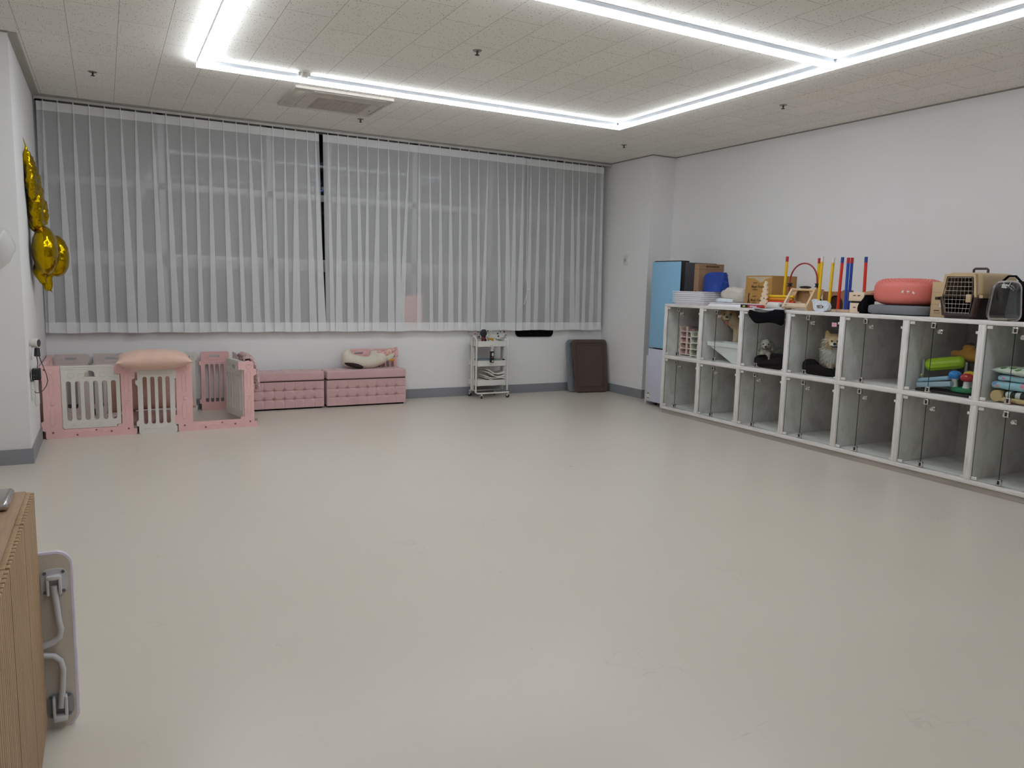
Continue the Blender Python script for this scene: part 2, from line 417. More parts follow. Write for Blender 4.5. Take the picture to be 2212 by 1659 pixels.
for k in range(6): MB().box(.03, .05, -.004, .004, -.036, -.012, mat=MX.Rotation(k*PI/3, 4, 'Z')).build('fin', WPL, s)
# ------------------------------------------------------------------ curtains
def sheer(name, op, col='f6f6f7'):
    m, N, L, out = nt(name)
    d = N('ShaderNodeBsdfDiffuse', Color=lin(col)); t = N('ShaderNodeBsdfTranslucent', Color=lin(col))
    a = N('ShaderNodeMixShader'); a.inputs[0].default_value = .12; L(d.outputs[0], a.inputs[1]); L(t.outputs[0], a.inputs[2])
    tr = N('ShaderNodeBsdfTransparent'); b = N('ShaderNodeMixShader')
    tc = N('ShaderNodeTexCoord'); no = N('ShaderNodeTexNoise', Scale=300.0); L(tc.outputs['Object'], no.inputs['Vector'])
    mr = N('ShaderNodeMapRange'); mr.inputs['To Min'].default_value = op-.06; mr.inputs['To Max'].default_value = op+.06; L(no.outputs['Fac'], mr.inputs['Value'])
    L(mr.outputs[0], b.inputs[0]); L(tr.outputs[0], b.inputs[1]); L(a.outputs[0], b.inputs[2]); L(b.outputs[0], out.inputs[0])
    return m
SHEER = sheer('sheer_voile', .5); HEMM = sheer('voile_hem', .84)
CT, CB = 3.095, .858
def curtain(label, pl, xl, xr, yc=8.795):
    """pinch-pleated panel; pl = (x at the heading, x at the hem) of every pleat; xl, xr = (top, hem) edges"""
    root = thing('sheer_curtain', label, 'curtain', ((xl[0]+xr[0])/2, yc, CB), group='sheer curtains at the window')
    ox, oz = (xl[0]+xr[0])/2, CB
    rg = random.Random(len(pl))
    wb = [rg.uniform(.05, .098) for _ in pl]; sgn = [1 if rg.random() < .72 else -1 for _ in pl]; amp = [rg.uniform(.001, .006) for _ in range(len(pl)+1)]
    def row(z):
        f = (CT-z)/(CT-CB); g = max(0, min(1, (f-.04)/.96))
        lerp = lambda a: a[0]+(a[1]-a[0])*f
        pts = [(lerp(xl), .0)]
        prev = lerp(xl)
        for i, p in enumerate(pl):
            x = lerp(p); w = .009+(wb[i]-.009)*min(1, g**.8); d = .006+.006*min(1, g*3)
            a = amp[i]*g
            gap = x-w/2-prev
            for q in (.25, .5, .75): pts.append((prev+gap*q, .004+a*math.sin(PI*q)*1.0+.002*math.sin(z*9+i)))
            # folded-over pleat: three thicknesses of cloth
            pts += [(x-w/2, .002), (x+w/2, .0005), (x+w/2+.001, -d*.5), (x+w/2, -d), (x, -d-.0015), (x-w/2, -d), (x-w/2-.001, -d*.5), (x-w/2, -.0012), (x+w/2, .0035)]
            prev = x+w/2
        gap = lerp(xr)-prev
        for q in (.3, .7): pts.append((prev+gap*q, .004+amp[-1]*g*math.sin(PI*q)))
        pts.append((lerp(xr), 0))
        return pts
    def band(name, z0, z1, n, mat, off=0):
        mb = MB(); rows = []
        for j in range(n+1):
            z = z0+(z1-z0)*j/n; k = row(z)
            wav = [.0035*math.sin(x*11+z*2) for x, y in k] if z < CB+.02 else [0]*len(k)
            rows.append([mb.b.verts.new((x-ox, y+off, z-oz+wv)) for (x, y), wv in zip(k, wav)])
        for j in range(n):
            for i in range(len(rows[0])-1): mb.b.faces.new((rows[j][i], rows[j][i+1], rows[j+1][i+1], rows[j+1][i]))
        return mb.build(name, mat, root, ang=35)
    band('header', CT-.085, CT, 3, HEMM); band('sheet', CB+.105, CT-.085, 14, SHEER); band('hem', CB, CB+.105, 2, HEMM)
    for p in pl: MB().box(p[0]-ox-.004, p[0]-ox+.004, -.004, .004, CT-oz-.01, CT-oz+.022).build('hook', WPL, root)
    return root
PL = [(-.458, -.478), (-.335, -.309), (-.204, -.193), (-.07, -.046), (.068, .067), (.208, .241), (.344, .336), (.494, .53), (.626, .659), (.763, .77), (.902, .913), (1.04, 1.04), (1.18, 1.221), (1.311, 1.353), (1.439, 1.495), (1.565, 1.606), (1.692, 1.712), (1.818, 1.822), (1.939, 1.927), (2.066, 2.12), (2.159, 2.224)]
PM = [(2.301, 2.346), (2.42, 2.42), (2.533, 2.561), (2.647, 2.688), (2.767, 2.756), (2.899, 2.867), (3.019, 3.068), (3.146, 3.157), (3.277, 3.193), (3.409, 3.428), (3.543, 3.594), (3.681, 3.716), (3.814, 3.858), (3.95, 3.983), (4.073, 4.13), (4.205, 4.238), (4.337, 4.308), (4.474, 4.561), (4.604, 4.684), (4.729, 4.747), (4.847, 4.851)]
PR = [(4.972, 4.989), (5.101, 5.107), (5.228, 5.292), (5.351, 5.369), (5.481, 5.502), (5.612, 5.694), (5.722, 5.774), (5.856, 5.877), (5.992, 6.005), (6.095, 6.146)]
curtain('wide white sheer curtain left of the dark gap, beside the gold balloons', PL, (-.513, -.534), (2.2, 2.256))
curtain('white sheer curtain in the middle, between the dark gap and the cord', PM, (2.244, 2.27), (4.887, 4.905))
curtain('narrow white sheer curtain at the right end above the dark tray', PR, (4.895, 4.905), (6.129, 6.184), 8.805)
rl = thing('curtain_rail', 'white curtain rail along the ceiling edge above the sheer curtains', 'curtain rail', (2.85, 8.80, H))
MB().box(-3.38, 3.38, -.02, .02, -.042, -.016, .003).build('track', M('rail_white', 'c4c2be', .4), rl)
MB().box(-3.38, 3.38, -.034, .034, -.016, 0).build('ceiling_profile', M('rail_grey', '97948c', .5), rl)
for x in (-3.385, 3.375): MB().box(x, x+.01, -.024, .024, -.05, -.012).build('end_cap', MC['rail_white'], rl)
cd = thing('curtain_pull', 'thin white draw cord with small ball hanging between middle and right curtain', 'cord', (4.9, 8.74, 1.2))
MB().tube([(0, .02, 1.84), (.004, .0, 1.1), (.01, -.005, .36), (.032, -.008, .215)], .0035, 6).build('string', WPL, cd)
MB().ell((.033, -.008, .205), (.013, .013, .015), 12, 8).build('ball', WPL, cd)
MB().tube([(.033, -.008, .2), (.012, -.006, .09), (-.012, -.004, 0)], .005, 6).build('tassel', WPL, cd)
# things on the sill behind the curtain
o = MB().box(-.14, .14, -.03, .03, 0, .40, .028, 3).build('pink_container', M('sill_pink', 'e89a92', .6), loc=(3.40, 8.95, SILL))  # plain pink, the container's own colour
tag(o, 'pink container on the windowsill, seen blurred through the middle curtain', 'container')
o = MB().box(-.055, .055, -.03, .03, 0, .12, .006).build('white_box', M('sill_box', 'dedcd8', .6), loc=(4.18, 8.95, SILL))
tag(o, 'small white box on the windowsill seen through curtain above the cart', 'box')

# padded perches hanging over the sill below the hem
def perch(label, xs, z0, z1, mat, outline, cat='pad'):
    mb = MB(); mb.plate(outline, (), -.022, 0)
    bmesh.ops.bevel(mb.b, geom=[e for e in mb.b.edges if e.is_boundary or len(e.link_faces) == 2 and e.calc_face_angle(0) > 1], offset=.006, segments=2, affect='EDGES')
    o = mb.build('window_pad', mat, loc=(xs, YB-.002, z0)); return tag(o, label, cat, 'pads hanging below the curtain hem')
def prints_mat():
    m, N, L, out = nt('letter_print_cloth')
    p = N('ShaderNodeBsdfPrincipled', Roughness=.8); tc = N('ShaderNodeTexCoord')
    mp = N('ShaderNodeMapping'); mp.inputs['Scale'].default_value = (26, 1, 32); L(tc.outputs['Object'], mp.inputs['Vector'])
    vo = N('ShaderNodeTexVoronoi', Scale=1.0); L(mp.outputs[0], vo.inputs['Vector'])
    no = N('ShaderNodeTexNoise', Scale=120.0); L(tc.outputs['Object'], no.inputs['Vector'])
    ad = N('ShaderNodeMath', operation='MULTIPLY_ADD'); L(no.outputs['Fac'], ad.inputs[0]); ad.inputs[1].default_value = .35; L(vo.outputs['Distance'], ad.inputs[2])
    lt_ = N('ShaderNodeMath', operation='LESS_THAN'); L(ad.outputs[0], lt_.inputs[0]); lt_.inputs[1].default_value = .5
    sc = N('ShaderNodeSeparateColor'); L(vo.outputs['Color'], sc.inputs[0]); gt = N('ShaderNodeMath', operation='GREATER_THAN'); L(sc.outputs[1], gt.inputs[0]); gt.inputs[1].default_value = .3
    mu = N('ShaderNodeMath', operation='MULTIPLY'); L(lt_.outputs[0], mu.inputs[0]); L(gt.outputs[0], mu.inputs[1])
    c = N('ShaderNodeMixRGB'); L(mu.outputs[0], c.inputs[0]); c.inputs[1].default_value = lin('e4e1dd'); c.inputs[2].default_value = lin('35322f')
    L(c.outputs[0], p.inputs['Base Color']); L(p.outputs[0], out.inputs[0]); return m
BLK = M('black_fabric', '0b0b0f', .95, var=.3, bump=.3, spec=.15)
perch('white pad with black print hanging below the curtain behind the cart', 4.48, .0+.69, 1, prints_mat(),
      [(-.345, .26), (-.34, .13), (-.27, .085), (-.1, .05), (.1, .055), (.24, .085), (.335, .135), (.335, .26)])
perch('black pad with rounded corners hanging below the curtain, beside the tray', 5.13, .765, 1, BLK, rrect(-.295, .295, 0, .26, .06))

# wall socket on the right pier
s = thing('wall_socket', 'white wall socket plate on the right wall beside the curtain', 'socket', (XR, 8.36, 1.83))
MB().box(-.012, 0, -.045, .045, -.065, .065, .004).build('plate', WPL, s)
MB().lathe([(.002, 0), (.024, 0), (.024, .004), (.018, .005), (.016, .001), (.002, .001)], 20, mat=MX.Translation((-.012, 0, 0)) @ MX.Rotation(R(-90), 4, 'Y')).build('outlet', M('socket_grey', 'a9a6a0', .5), s)

# ------------------------------------------------------------------ left wall: balloons, camera, plug
GOLD = M('gold_foil', 'b8980c', .17, 1, var=.1, scale=6)
def foil(name, shapes, parent, amp=.012, fr=26, loc=(0,0,0), vox=.011):
    o = blob(name, shapes, vox, None, GOLD, parent, 5, loc)
    me = o.data
    for v in me.vertices:
        n = v.normal; q = v.co*fr
        k = NZ.ridged_multi_fractal(q*.5, 1, 2, 3, 1, 2) if False else NZ.noise(q)+.6*NZ.noise(q*2.3+V((5, 1, 3)))
        v.co += n*(k*amp)
    return o
b1 = thing('foil_balloon', 'crumpled gold foil balloon, the upper one on the left wall', 'balloon', (XL+.01, 7.5, 1.83), group='gold foil balloons')
foil('envelope', [('e', (.035, -.08, .38), (.045, .1, .19)), ('e', (.05, .02, .22), (.06, .1, .25)), ('e', (.07, .16, .13), (.065, .07, .13)), ('e', (.05, .05, .04), (.055, .1, .08)), ('c', (.02, -.1, .5), (.015, -.14, .62), .05, .012)], b1, .012)
MB().tube([(.015, -.14, .62), (.0, -.17, .69)], [.006, .002], 5).build('tail', GOLD, b1)
MB().tube([(.05, .0, -.02), (.01, -.12, .02)], [.005, .002], 5).build('tail', GOLD, b1)
b2 = thing('foil_balloon', 'rounded gold foil balloon hanging below the upper one on the left wall', 'balloon', (XL+.01, 7.55, 1.36), group='gold foil balloons')
foil('envelope', [('e', (.10, -.02, .28), (.10, .17, .205)), ('e', (.17, .15, .24), (.10, .12, .18)), ('c', (.05, .0, .1), (.07, .02, .02), .05, .03), ('c', (.09, .10, .1), (.1, .12, -.03), .055, .035), ('e', (.06, .05, .12), (.06, .12, .08))], b2, .005, 22)
MB().tube([(.09, -.12, .44), (.185, -.10, .3), (.17, -.11, .16), (.10, -.12, .08)], .0025, 5).build('seam', M('gold_seam', '8a6c00', .3, 1), b2)
MB().tube([(.1, .14, -.03), (.13, .1, -.075)], [.016, .002], 5).build('tail', GOLD, b2)
MB().tube([(.07, .02, .0), (.09, -.03, -.04)], [.014, .002], 5).build('tail', GOLD, b2)

CLR = glass_mat('clear_film', 'f4f4f4', .1, 1.5, 1.3)
mw, N, L, out = nt('milky_film'); a = N('ShaderNodeBsdfTransparent'); d_ = N('ShaderNodeBsdfPrincipled', Roughness=.15); d_.inputs['Base Color'].default_value = lin('e6e4e2')
k = N('ShaderNodeMixShader'); k.inputs[0].default_value = .5; L(a.outputs[0], k.inputs[1]); L(d_.outputs[0], k.inputs[2]); L(k.outputs[0], out.inputs[0])
b3 = thing('clear_balloon', 'milky white balloon against the pillar at the left edge', 'balloon', (-.715, YP-.1, 1.46))
o = MB().ell((0, 0, .17), (.15, .1, .17), 28, 18).build('envelope', mw, b3)
for v in o.data.vertices: v.co += v.normal*(.012*NZ.noise(v.co*14))
MB().tube([(.0, 0, 0), (0, .0, -.025)], [.004, .012], 8).build('neck', mw, b3)

cam_ = thing('security_camera', 'small white security camera with black face on the left wall above the plug', 'camera', (XL, 6.98, .86))
tl = MX.Translation((.055, .02, .04)) @ MX.Rotation(R(-20), 4, 'Z') @ MX.Rotation(R(90), 4, 'Y')
MB().lathe([(.002, -.05), (.03, -.05), (.036, -.04), (.036, .006), (.03, .008), (.002, .008)], 22, mat=tl).build('body', WPL, cam_)
MB().lathe([(.002, .006), (.03, .006), (.03, .010), (.002, .010)], 22, mat=tl).build('lens', M('gloss_black', '0a0a0b', .15), cam_)
MB().tube([(.05, .01, .0), (.05, -.01, -.06)], [.018, .022], 12).build('mount', M('matt_black', '111113', .5), cam_)
MB().box(0, .012, -.025, .025, -.09, .02, .003).build('bracket', WPL, cam_)
MB().tube([(.045, -.005, -.06), (.05, .0, -.12), (.045, -.035, -.165)], .003, 6).build('cable', MC['matt_black'], cam_)
pl_ = thing('power_adapter', 'black plug-in power adapter with a looping cord on the left wall', 'adapter', (XL, 6.92, .66))
MB().box(.012, .07, -.05, .055, -.04, .045, .005).build('body', MC['matt_black'], pl_)
for z in (-.012, .012): MB().cyl((.03, -.05, z-.01), (.03, -.085, z-.01), .0035, n=8).build('prong', STEEL, pl_)
MB().box(.02, .055, -.062, -.05, -.025, .01, .003).build('prong_block', MC['matt_black'], pl_)
MB().tube([(.055, .05, .18), (.065, .10, .11), (.08, .16, .04), (.095, .215, -.03), (.10, .235, -.08), (.09, .22, -.12), (.07, .17, -.15), (.05, .10, -.16), (.03, .03, -.15), (.012, -.03, -.115)], .003, 6).build('cord', MC['matt_black'], pl_)
o = MB().box(0, .022, -.06, .06, -.075, .075, .005).build('junction_box', WPL, loc=(XL, 6.95, .535)); tag(o, 'white junction box on the left wall right below the black adapter', 'box')
o = thing('cable_socket', 'small white socket box with cable low on the left wall beside the playpen', 'socket', (XL, 7.25, .42))
MB().box(0, .03, -.05, .05, -.05, .05, .006).build('body', WPL, o); MB().tube([(.012, -.03, .05), (.012, -.035, .2)], .004, 6).build('cable', WPL, o)
# ------------------------------------------------------------------ play pen
PINK = M('pen_pink', 'e8bbba', .45, var=.03); PWHT = M('pen_white', 'dcd8d1', .45, var=.03); PGRY = M('pen_greige', 'd3c8c4', .45, var=.03)
PDK = M('pen_rivet', '8a5a58', .5); LNK = M('pen_link', '9b9893', .4)
T = .036
def heart(cx, cz, s):
    o = []
    for k in range(22):
        a = 2*PI*k/22; o.append((cx+s*.0625*16*math.sin(a)**3, 0, cz+s*.0625*(13*math.cos(a)-5*math.cos(2*a)-2*math.cos(3*a)-math.cos(4*a))))
    return o
def emb(mb, pts, y, r=.0028, closed=True): mb.tube([(p[0], y, p[-1]) for p in pts], r, 5, closed=closed)
def panel_s(label, w, h, mat, loc, rz, n=4, group=None, handle=True):
    """narrow fence panel w wide: slots, handle hole, hinge tabs; front face at y=0, thickness towards +y"""
    t = thing('playpen_fence', label, 'playpen fence', loc, rz, group)
    sw = .036; x0, x1 = .018, w-.016
    pitch = (x1-x0-2*.042-sw)/(n-1)
    holes = [rrect(x0+.042+i*pitch, x0+.042+i*pitch+sw, .085, h-.135 if handle else h-.07, sw/2) for i in range(n)]
    if handle: holes.append(rrect(w/2-.055, w/2+.055, h-.062, h-.032, .015))
    out_ = [(x0, .13), (x0-.018, .11), (x0-.018, .075), (x0, .072), (x0, .008), (x0+.01, 0), (w-.012, 0), (w-.002, .01), (w-.002, .055), (x1, .058), (x1, h-.095), (w-.002, h-.09), (w-.002, h-.01), (w-.012, h), (x0+.01, h), (x0, h-.01), (x0, h-.1), (x0-.018, h-.105), (x0-.018, h-.135), (x0, h-.155)]
    MB().plate(out_, holes, 0, T).build('board', mat, t)
    e = MB()
    emb(e, rrect(x0+.016, x1-.016, h-.115 if handle else h-.05, h-.014, .02), -.0005)
    if handle:
        for k in (-1, 1):
            emb(e, [(w/2+k*.075+.02*math.cos(a/8*2*PI), h-.07+.012*math.sin(a/8*2*PI)) for a in range(8)], -.0005)
            emb(e, [(w/2+k*.095, h-.045), (w/2+k*.07, h-.055)], -.0005, closed=False)
        emb(e, [(w/2-.055, h-.088), (w/2+.055, h-.088)], -.0005, closed=False)
    emb(e, [(x0+.04+(x1-x0-.08)*k/24, .045+.01*abs(math.sin(k/24*PI*4))) for k in range(25)], -.0005, closed=False)
    e.build('relief', mat, t)
    for z in (.06, h-.1): MB().box(w-.032, w-.004, .006, T-.006, z-.006, z+.012).build('hinge_link', LNK, t)
    return t
def panel_gate(label, loc, rz, opened, group):
    """wide pink frame with a white gate"""
    w, h, p = .73, .645, .14
    t = thing('playpen_gate', label, 'playpen gate', loc, rz, group)
    gx0, gx1 = p, .605
    out_ = [(0, .16), (-.02, .15), (-.02, .075), (.01, .07), (.01, .01), (.02, 0), (w-.01, 0), (w, .012), (w, .052), (w-.03, .056), (w-.03, .125)]
    out_ += [(w-.03, h-.14), (w-.005, h-.125), (w-.005, h-.075), (w-.03, h-.07), (w-.03, h-.01), (w-.04, h), (gx1+.002-.05, h), (gx1-.05+.002, h-.075), (gx1+.005, h-.08), (gx1+.005, .105), (gx1-.03, .1), (gx1-.035, .08), (gx0+.01, .08), (gx0, .09), (gx0, h), (-.01, h), (-.02, h-.01), (-.02, h-.06), (0, h-.065)]
    MB().plate(out_, (), 0, T).build('frame', PINK, t)
    e = MB()
    for cx in (.07, .655):
        emb(e, heart(cx, h-.045, .03), -.0005); emb(e, heart(cx, h/2-.02, .018) if cx > .5 else rrect(cx-.01, cx+.01, h/2-.03, h/2-.01, .01), -.0005)
        emb(e, rrect(cx-.018, cx+.018, h-.27, h-.09, .018), -.0005); emb(e, rrect(cx-.018, cx+.018, .12, .27, .018), -.0005)
    emb(e, [(.17+.40*k/40, .035+.022*abs(math.sin(k/40*PI*4))) for k in range(41)], -.0005, closed=False)
    e.build('relief', PINK, t)
    r = MB()
    for x, z in ((.065, .055), (.66, .055), (.25, .025), (.4, .06), (.52, .04), (.02, h-.03)): r.lathe([(.001, 0), (.009, 0), (.009, .002), (.001, .002)], 10, mat=MX.Translation((x, .0005, z)) @ MX.Rotation(R(90), 4, 'X'))
    r.build('rivets', PDK, t)
    MB().lathe([(.007, 0), (.016, 0), (.015, .006), (.007, .006)], 14, mat=MX.Translation((.075, 0, h/2-.005)) @ MX.Rotation(R(90), 4, 'X')).build('latch_ring', PINK, t)
    # the white gate, hinged on the right post
    gw = gx1-gx0-.006
    g = bpy.data.objects.new('gate', None)
    sl = [rrect(.035+i*.0705, .035+i*.0705+.04, .07, .425, .02) for i in range(6)]
    hh = [(gw/2-.05, .46), (gw/2+.038, .46), (gw/2+.038, .49)]+arcpts(gw/2-.006, .472, .044, 25, 155, 8)+[(gw/2-.05, .49)]
    go = [(.0, .012), (.012, 0), (gw-.035, 0), (gw-.035, .02), (gw, .022), (gw, .475), (gw-.047, .48), (gw-.047, .562), (.0, .562)]
    m = MB().plate(go, sl+[hh], -T+.006, .0)
    gm = m.build('gate', PWHT, t)
    if opened: gm.location = (gx1-.008, .028, .083); gm.rotation_euler = (0, 0, R(180-opened)); gm.scale = (1, 1, 1)
    else: gm.location = (gx0+.003, T-.008, .083)
    e2 = MB()
    ys = -T+.0055
    for ys in ((-T+.0055,) if not opened else (-T+.0055, .0005)):
        for k in range(5): emb(e2, [(.085+k*.07+.014*math.cos(a/10*2*PI), .035+.012*math.sin(a/10*2*PI)) for a in range(10)], ys)
        for cx in (.08, .155, .325, .395): emb(e2, [(cx+.026*math.cos(a/12*2*PI), .478+.022*math.sin(a/12*2*PI)) for a in range(12)], ys)
        emb(e2, [(gw/2-.045, .523), (gw/2+.035, .523)], ys, closed=False); emb(e2, rrect(.02, gw-.06, .535, .55, .006), ys)
    e2.build('gate_relief', PWHT, gm)
    for z in (.066, h-.085): MB().box(w-.03, w+.002, .006, T-.006, z-.01, z+.01).build('hinge_link', LNK, t)
    return t
G = 'playpen panels'
panel_gate('pink playpen frame with closed white gate, at the left wall', (-.515, 7.635, 0), 0, 0, G)
panel_s('white playpen panel with four slots under the peach cushion', .345, .60, PWHT, (.212, 7.62, 0), 0, 4, G, False)
panel_gate('pink playpen frame with white gate swung open, beside the ottoman', (.553, 7.62, 0), R(1), 79, G)
xs = [-.50, -.15, .222, .60, .872]; bw = [.335, .355, .355, .25, .31]
lb = ['greige playpen panel at the back wall, leftmost in the back row', 'greige playpen panel at the back wall, second from the left wall', 'white playpen panel at the back wall hidden behind the peach cushion', 'white playpen panel at the back wall right of the peach cushion', 'pink playpen panel standing at the back wall inside the open gate']
for x, w_, l, m in zip(xs, bw, lb, (PGRY, PGRY, PWHT, PWHT, PINK)): panel_s(l, w_, .645, m, (x, 8.775, 0), 0, 4 if w_ > .3 else 3, G)
for i, y in enumerate((7.69, 8.05, 8.41)): panel_s(['pink playpen panel along the left wall, nearest the front gate', 'pink playpen panel along the left wall, middle of three', 'pink playpen panel along the left wall, in the back corner'][i], .352, .645, PINK, (XL+.052, y, 0), R(90), 4, G)
for i, y in enumerate((8.42, 8.06, 7.70)): panel_s(['white playpen panel on the right side of the pen, farthest back', 'white playpen panel in the right side of the pen, middle one', 'pink playpen panel on the right side of the pen under the towel'][i], .352, .645, (PWHT, PWHT, PINK)[i], (1.243-.02*i/2+.01, y, 0), R(90), 4, G)
panel_s('pink playpen panel leaning on the wall behind the goose pillow', .325, .645, PINK, (2.497, 8.79, 0), 0, 4, G)
panel_s('pink playpen panel leaning on the wall behind the ottoman right end', .325, .645, PINK, (2.832, 8.79, 0), 0, 4, G)

# cushions in and on the pen
PEACH = M('peach_cotton', 'dfbba9', .85, var=.05, bump=.25, bscale=18, sheen=.2); ROSE = M('rose_cotton', 'c29c95', .85, var=.06, bump=.3, bscale=22, sheen=.2)
def pillow(a, b, h, n=26, pinch=.55, wr=.004, sd=0):
    """knife-edge cushion in the xy plane, half sizes a,b, half height h"""
    mb = MB()
    def f(sg):
        def g(u, v):
            x, y = 2*u-1, 2*v-1
            k = max(0, (1-abs(x)**2.4))*max(0, (1-abs(y)**2.4))
            e = 1-.07*(1-abs(y)**2)*abs(x)**3; e2 = 1-.07*(1-abs(x)**2)*abs(y)**3
            z = sg*h*k**pinch
            z += wr*NZ.noise(V((x*4+sd, y*4, sg)))*k**.3
            return (a*x*e, b*y*e2, z)
        return g
    mb.grid(f(1), n, n); mb.grid(f(-1), n, n)
    bmesh.ops.remove_doubles(mb.b, verts=mb.b.verts[:], dist=1e-4); bmesh.ops.recalc_face_normals(mb.b, faces=mb.b.faces[:])
    return mb
o = pillow(.32, .19, .092, sd=1).build('cushion', PEACH, loc=(.375, 7.655, .685), rot=(R(3), 0, 0), ang=80); tag(o, 'plump peach cushion lying on top of the white playpen panel', 'cushion')
o2 = pillow(.40, .22, .13, sd=4).build('floor_cushion', PEACH, loc=(.36, 8.0, .375), rot=(R(78), 0, R(8)), ang=80); tag(o2, 'large peach cushion standing upright inside the playpen behind the slots', 'cushion')
o3 = pillow(.36, .17, .085, sd=9).build('floor_cushion', ROSE, loc=(.36, 7.87, .085), ang=80); tag(o3, 'dusty rose cushion flat on the floor inside the playpen', 'cushion')
def towel_mat():
    m, N, L, out = nt('towel_speckle'); p = N('ShaderNodeBsdfPrincipled', Roughness=.95); tc = N('ShaderNodeTexCoord')
    no = N('ShaderNodeTexNoise', Scale=90.0, Detail=2.0); L(tc.outputs['Object'], no.inputs['Vector'])
    c = N('ShaderNodeValToRGB'); c.color_ramp.elements[0].position = .42; c.color_ramp.elements[1].position = .58; c.color_ramp.elements[0].color = lin('b58d8b'); c.color_ramp.elements[1].color = lin('d9c7c4')
    L(no.outputs['Fac'], c.inputs[0]); L(c.outputs[0], p.inputs['Base Color']); b = N('ShaderNodeBump', Strength=.5, Distance=.004); L(no.outputs['Fac'], b.inputs['Height']); L(b.outputs[0], p.inputs['Normal']); L(p.outputs[0], out.inputs[0]); return m
TW = towel_mat()
tw = thing('towel', 'pink speckled towel draped over the right corner of the playpen', 'towel', (1.225, 7.9, .64))
mb = MB()
def tf(u, v):
    y = -.17+.36*v
    k = u*2-1
    x = .028*math.copysign(min(1, abs(k)*3), k)+.012*NZ.noise(V((u*5, v*5, 0)))
    dl = .05 if k < 0 else .12+.16*(1-v)**1.5
    z = .022+.012*math.sin(v*9)-dl*max(0, abs(k)-.3)/.7
    return (x-.002+.012*(k > 0)+.03*max(0, k-.3)*(1-v), y, z)
mb.grid(tf, 24, 16); tw_o = mb.build('draped_cloth', TW, tw, ang=80)
md = tw_o.modifiers.new('so', 'SOLIDIFY'); md.thickness = .012; md.offset = 1
mb = MB().tube([(.03, -.15, .03), (.055, -.16, -.03), (.075, -.155, -.13), (.085, -.15, -.28)], [.03, .034, .034, .036], 12, flat=.7)
mb.build('hanging_end', TW, tw)
mb = MB().tube([(-.04, .17, .03), (-.02, .06, .05), (0, -.04, .045), (.02, -.13, .035)], [.025, .04, .036, .028], 12, flat=.7); mb.build('rolled_fold', TW, tw)

# ------------------------------------------------------------------ ottomans
def velvet():
    m, N, L, out = nt('rose_velvet'); p = N('ShaderNodeBsdfPrincipled', Roughness=.7); p.inputs['Sheen Weight'].default_value = .35; p.inputs['Specular IOR Level'].default_value = .2
    tc = N('ShaderNodeTexCoord'); no = N('ShaderNodeTexNoise', Scale=7.0, Detail=5.0); L(tc.outputs['Object'], no.inputs['Vector'])
    c = N('ShaderNodeMixRGB'); c.inputs[1].default_value = lin('c8a1a2'); c.inputs[2].default_value = lin('d0adad'); L(no.outputs['Fac'], c.inputs[0]); L(c.outputs[0], p.inputs['Base Color'])
    n2 = N('ShaderNodeTexNoise', Scale=420.0); L(tc.outputs['Object'], n2.inputs['Vector']); b = N('ShaderNodeBump', Strength=.2, Distance=.002); L(n2.outputs['Fac'], b.inputs['Height']); L(b.outputs[0], p.inputs['Normal'])
    L(p.outputs[0], out.inputs[0]); return m
VEL = velvet()
def ottoman(label, x0, x1):
    w = x1-x0; d = .275
    t = thing('ottoman', label, 'ottoman', ((x0+x1)/2, 8.5, 0), group='pink tufted storage ottomans')
    mb = MB(); nx = 8; zs = (.115, .215); px = w/nx
    def front(u, v):
        x = -w/2+w*u; z = .02+.295*v
        y = 0
        dep = 0
        for zz in zs:
            for i in range(1, nx): 
                bx = -w/2+px*i; r2 = ((x-bx)**2+(z-zz)**2); dep += .020*math.exp(-r2/.00035)+.006*math.exp(-r2/.0022)
        gx = abs(((x+w/2)/px+.5) % 1-.5)*px
        if abs(x) < w/2-px*.5: dep += .006*math.exp(-(gx/.006)**2)
        for zz in zs: dep += .007*math.exp(-((z-zz)/.006)**2)
        ed = min(1, (w/2-abs(x))/.03); 
        return (x, y+dep*ed-.003*ed, z)
    mb.grid(front, 150, 56)
    mb.box(-w/2+.002, w/2-.002, .04, d, .02, .315, .008); mb.box(-w/2, -w/2+.012, .001, .06, .02, .315, .003); mb.box(w/2-.012, w/2, .001, .06, .02, .315, .003); mb.box(-w/2, w/2, .001, .06, .307, .315); mb.box(-w/2, w/2, .001, .06, .02, .026)
    mb.build('base', VEL, t, ang=60)
    MB().box(-w/2-.004, w/2+.004, -.008, d+.004, .325, .425, .018, 4).build('lid', VEL, t)
    lc = MB()
    for yy in (.09, .19):
        for i in range(1, nx): lc.ell((-w/2+px*i, yy, .4255), (.01, .01, .003), 10, 6)
    lc.build('tuft_buttons', M('rose_button', 'c09898', .8), t)
    MB().box(-w/2+.006, w/2-.006, .004, d-.006, .31, .328).build('shadow_joint', M('ottoman_dark', '3a2628', .9), t)
    MB().box(-w/2+.02, w/2-.02, .02, d-.02, 0, .022).build('plinth', M('ottoman_plinth', '161012', .9), t)
    return t
ottoman('pink tufted storage ottoman nearer the playpen, with a bare lid', 1.275, 2.165)
ottoman('pink tufted storage ottoman carrying the goose pillow', 2.20, 3.152)

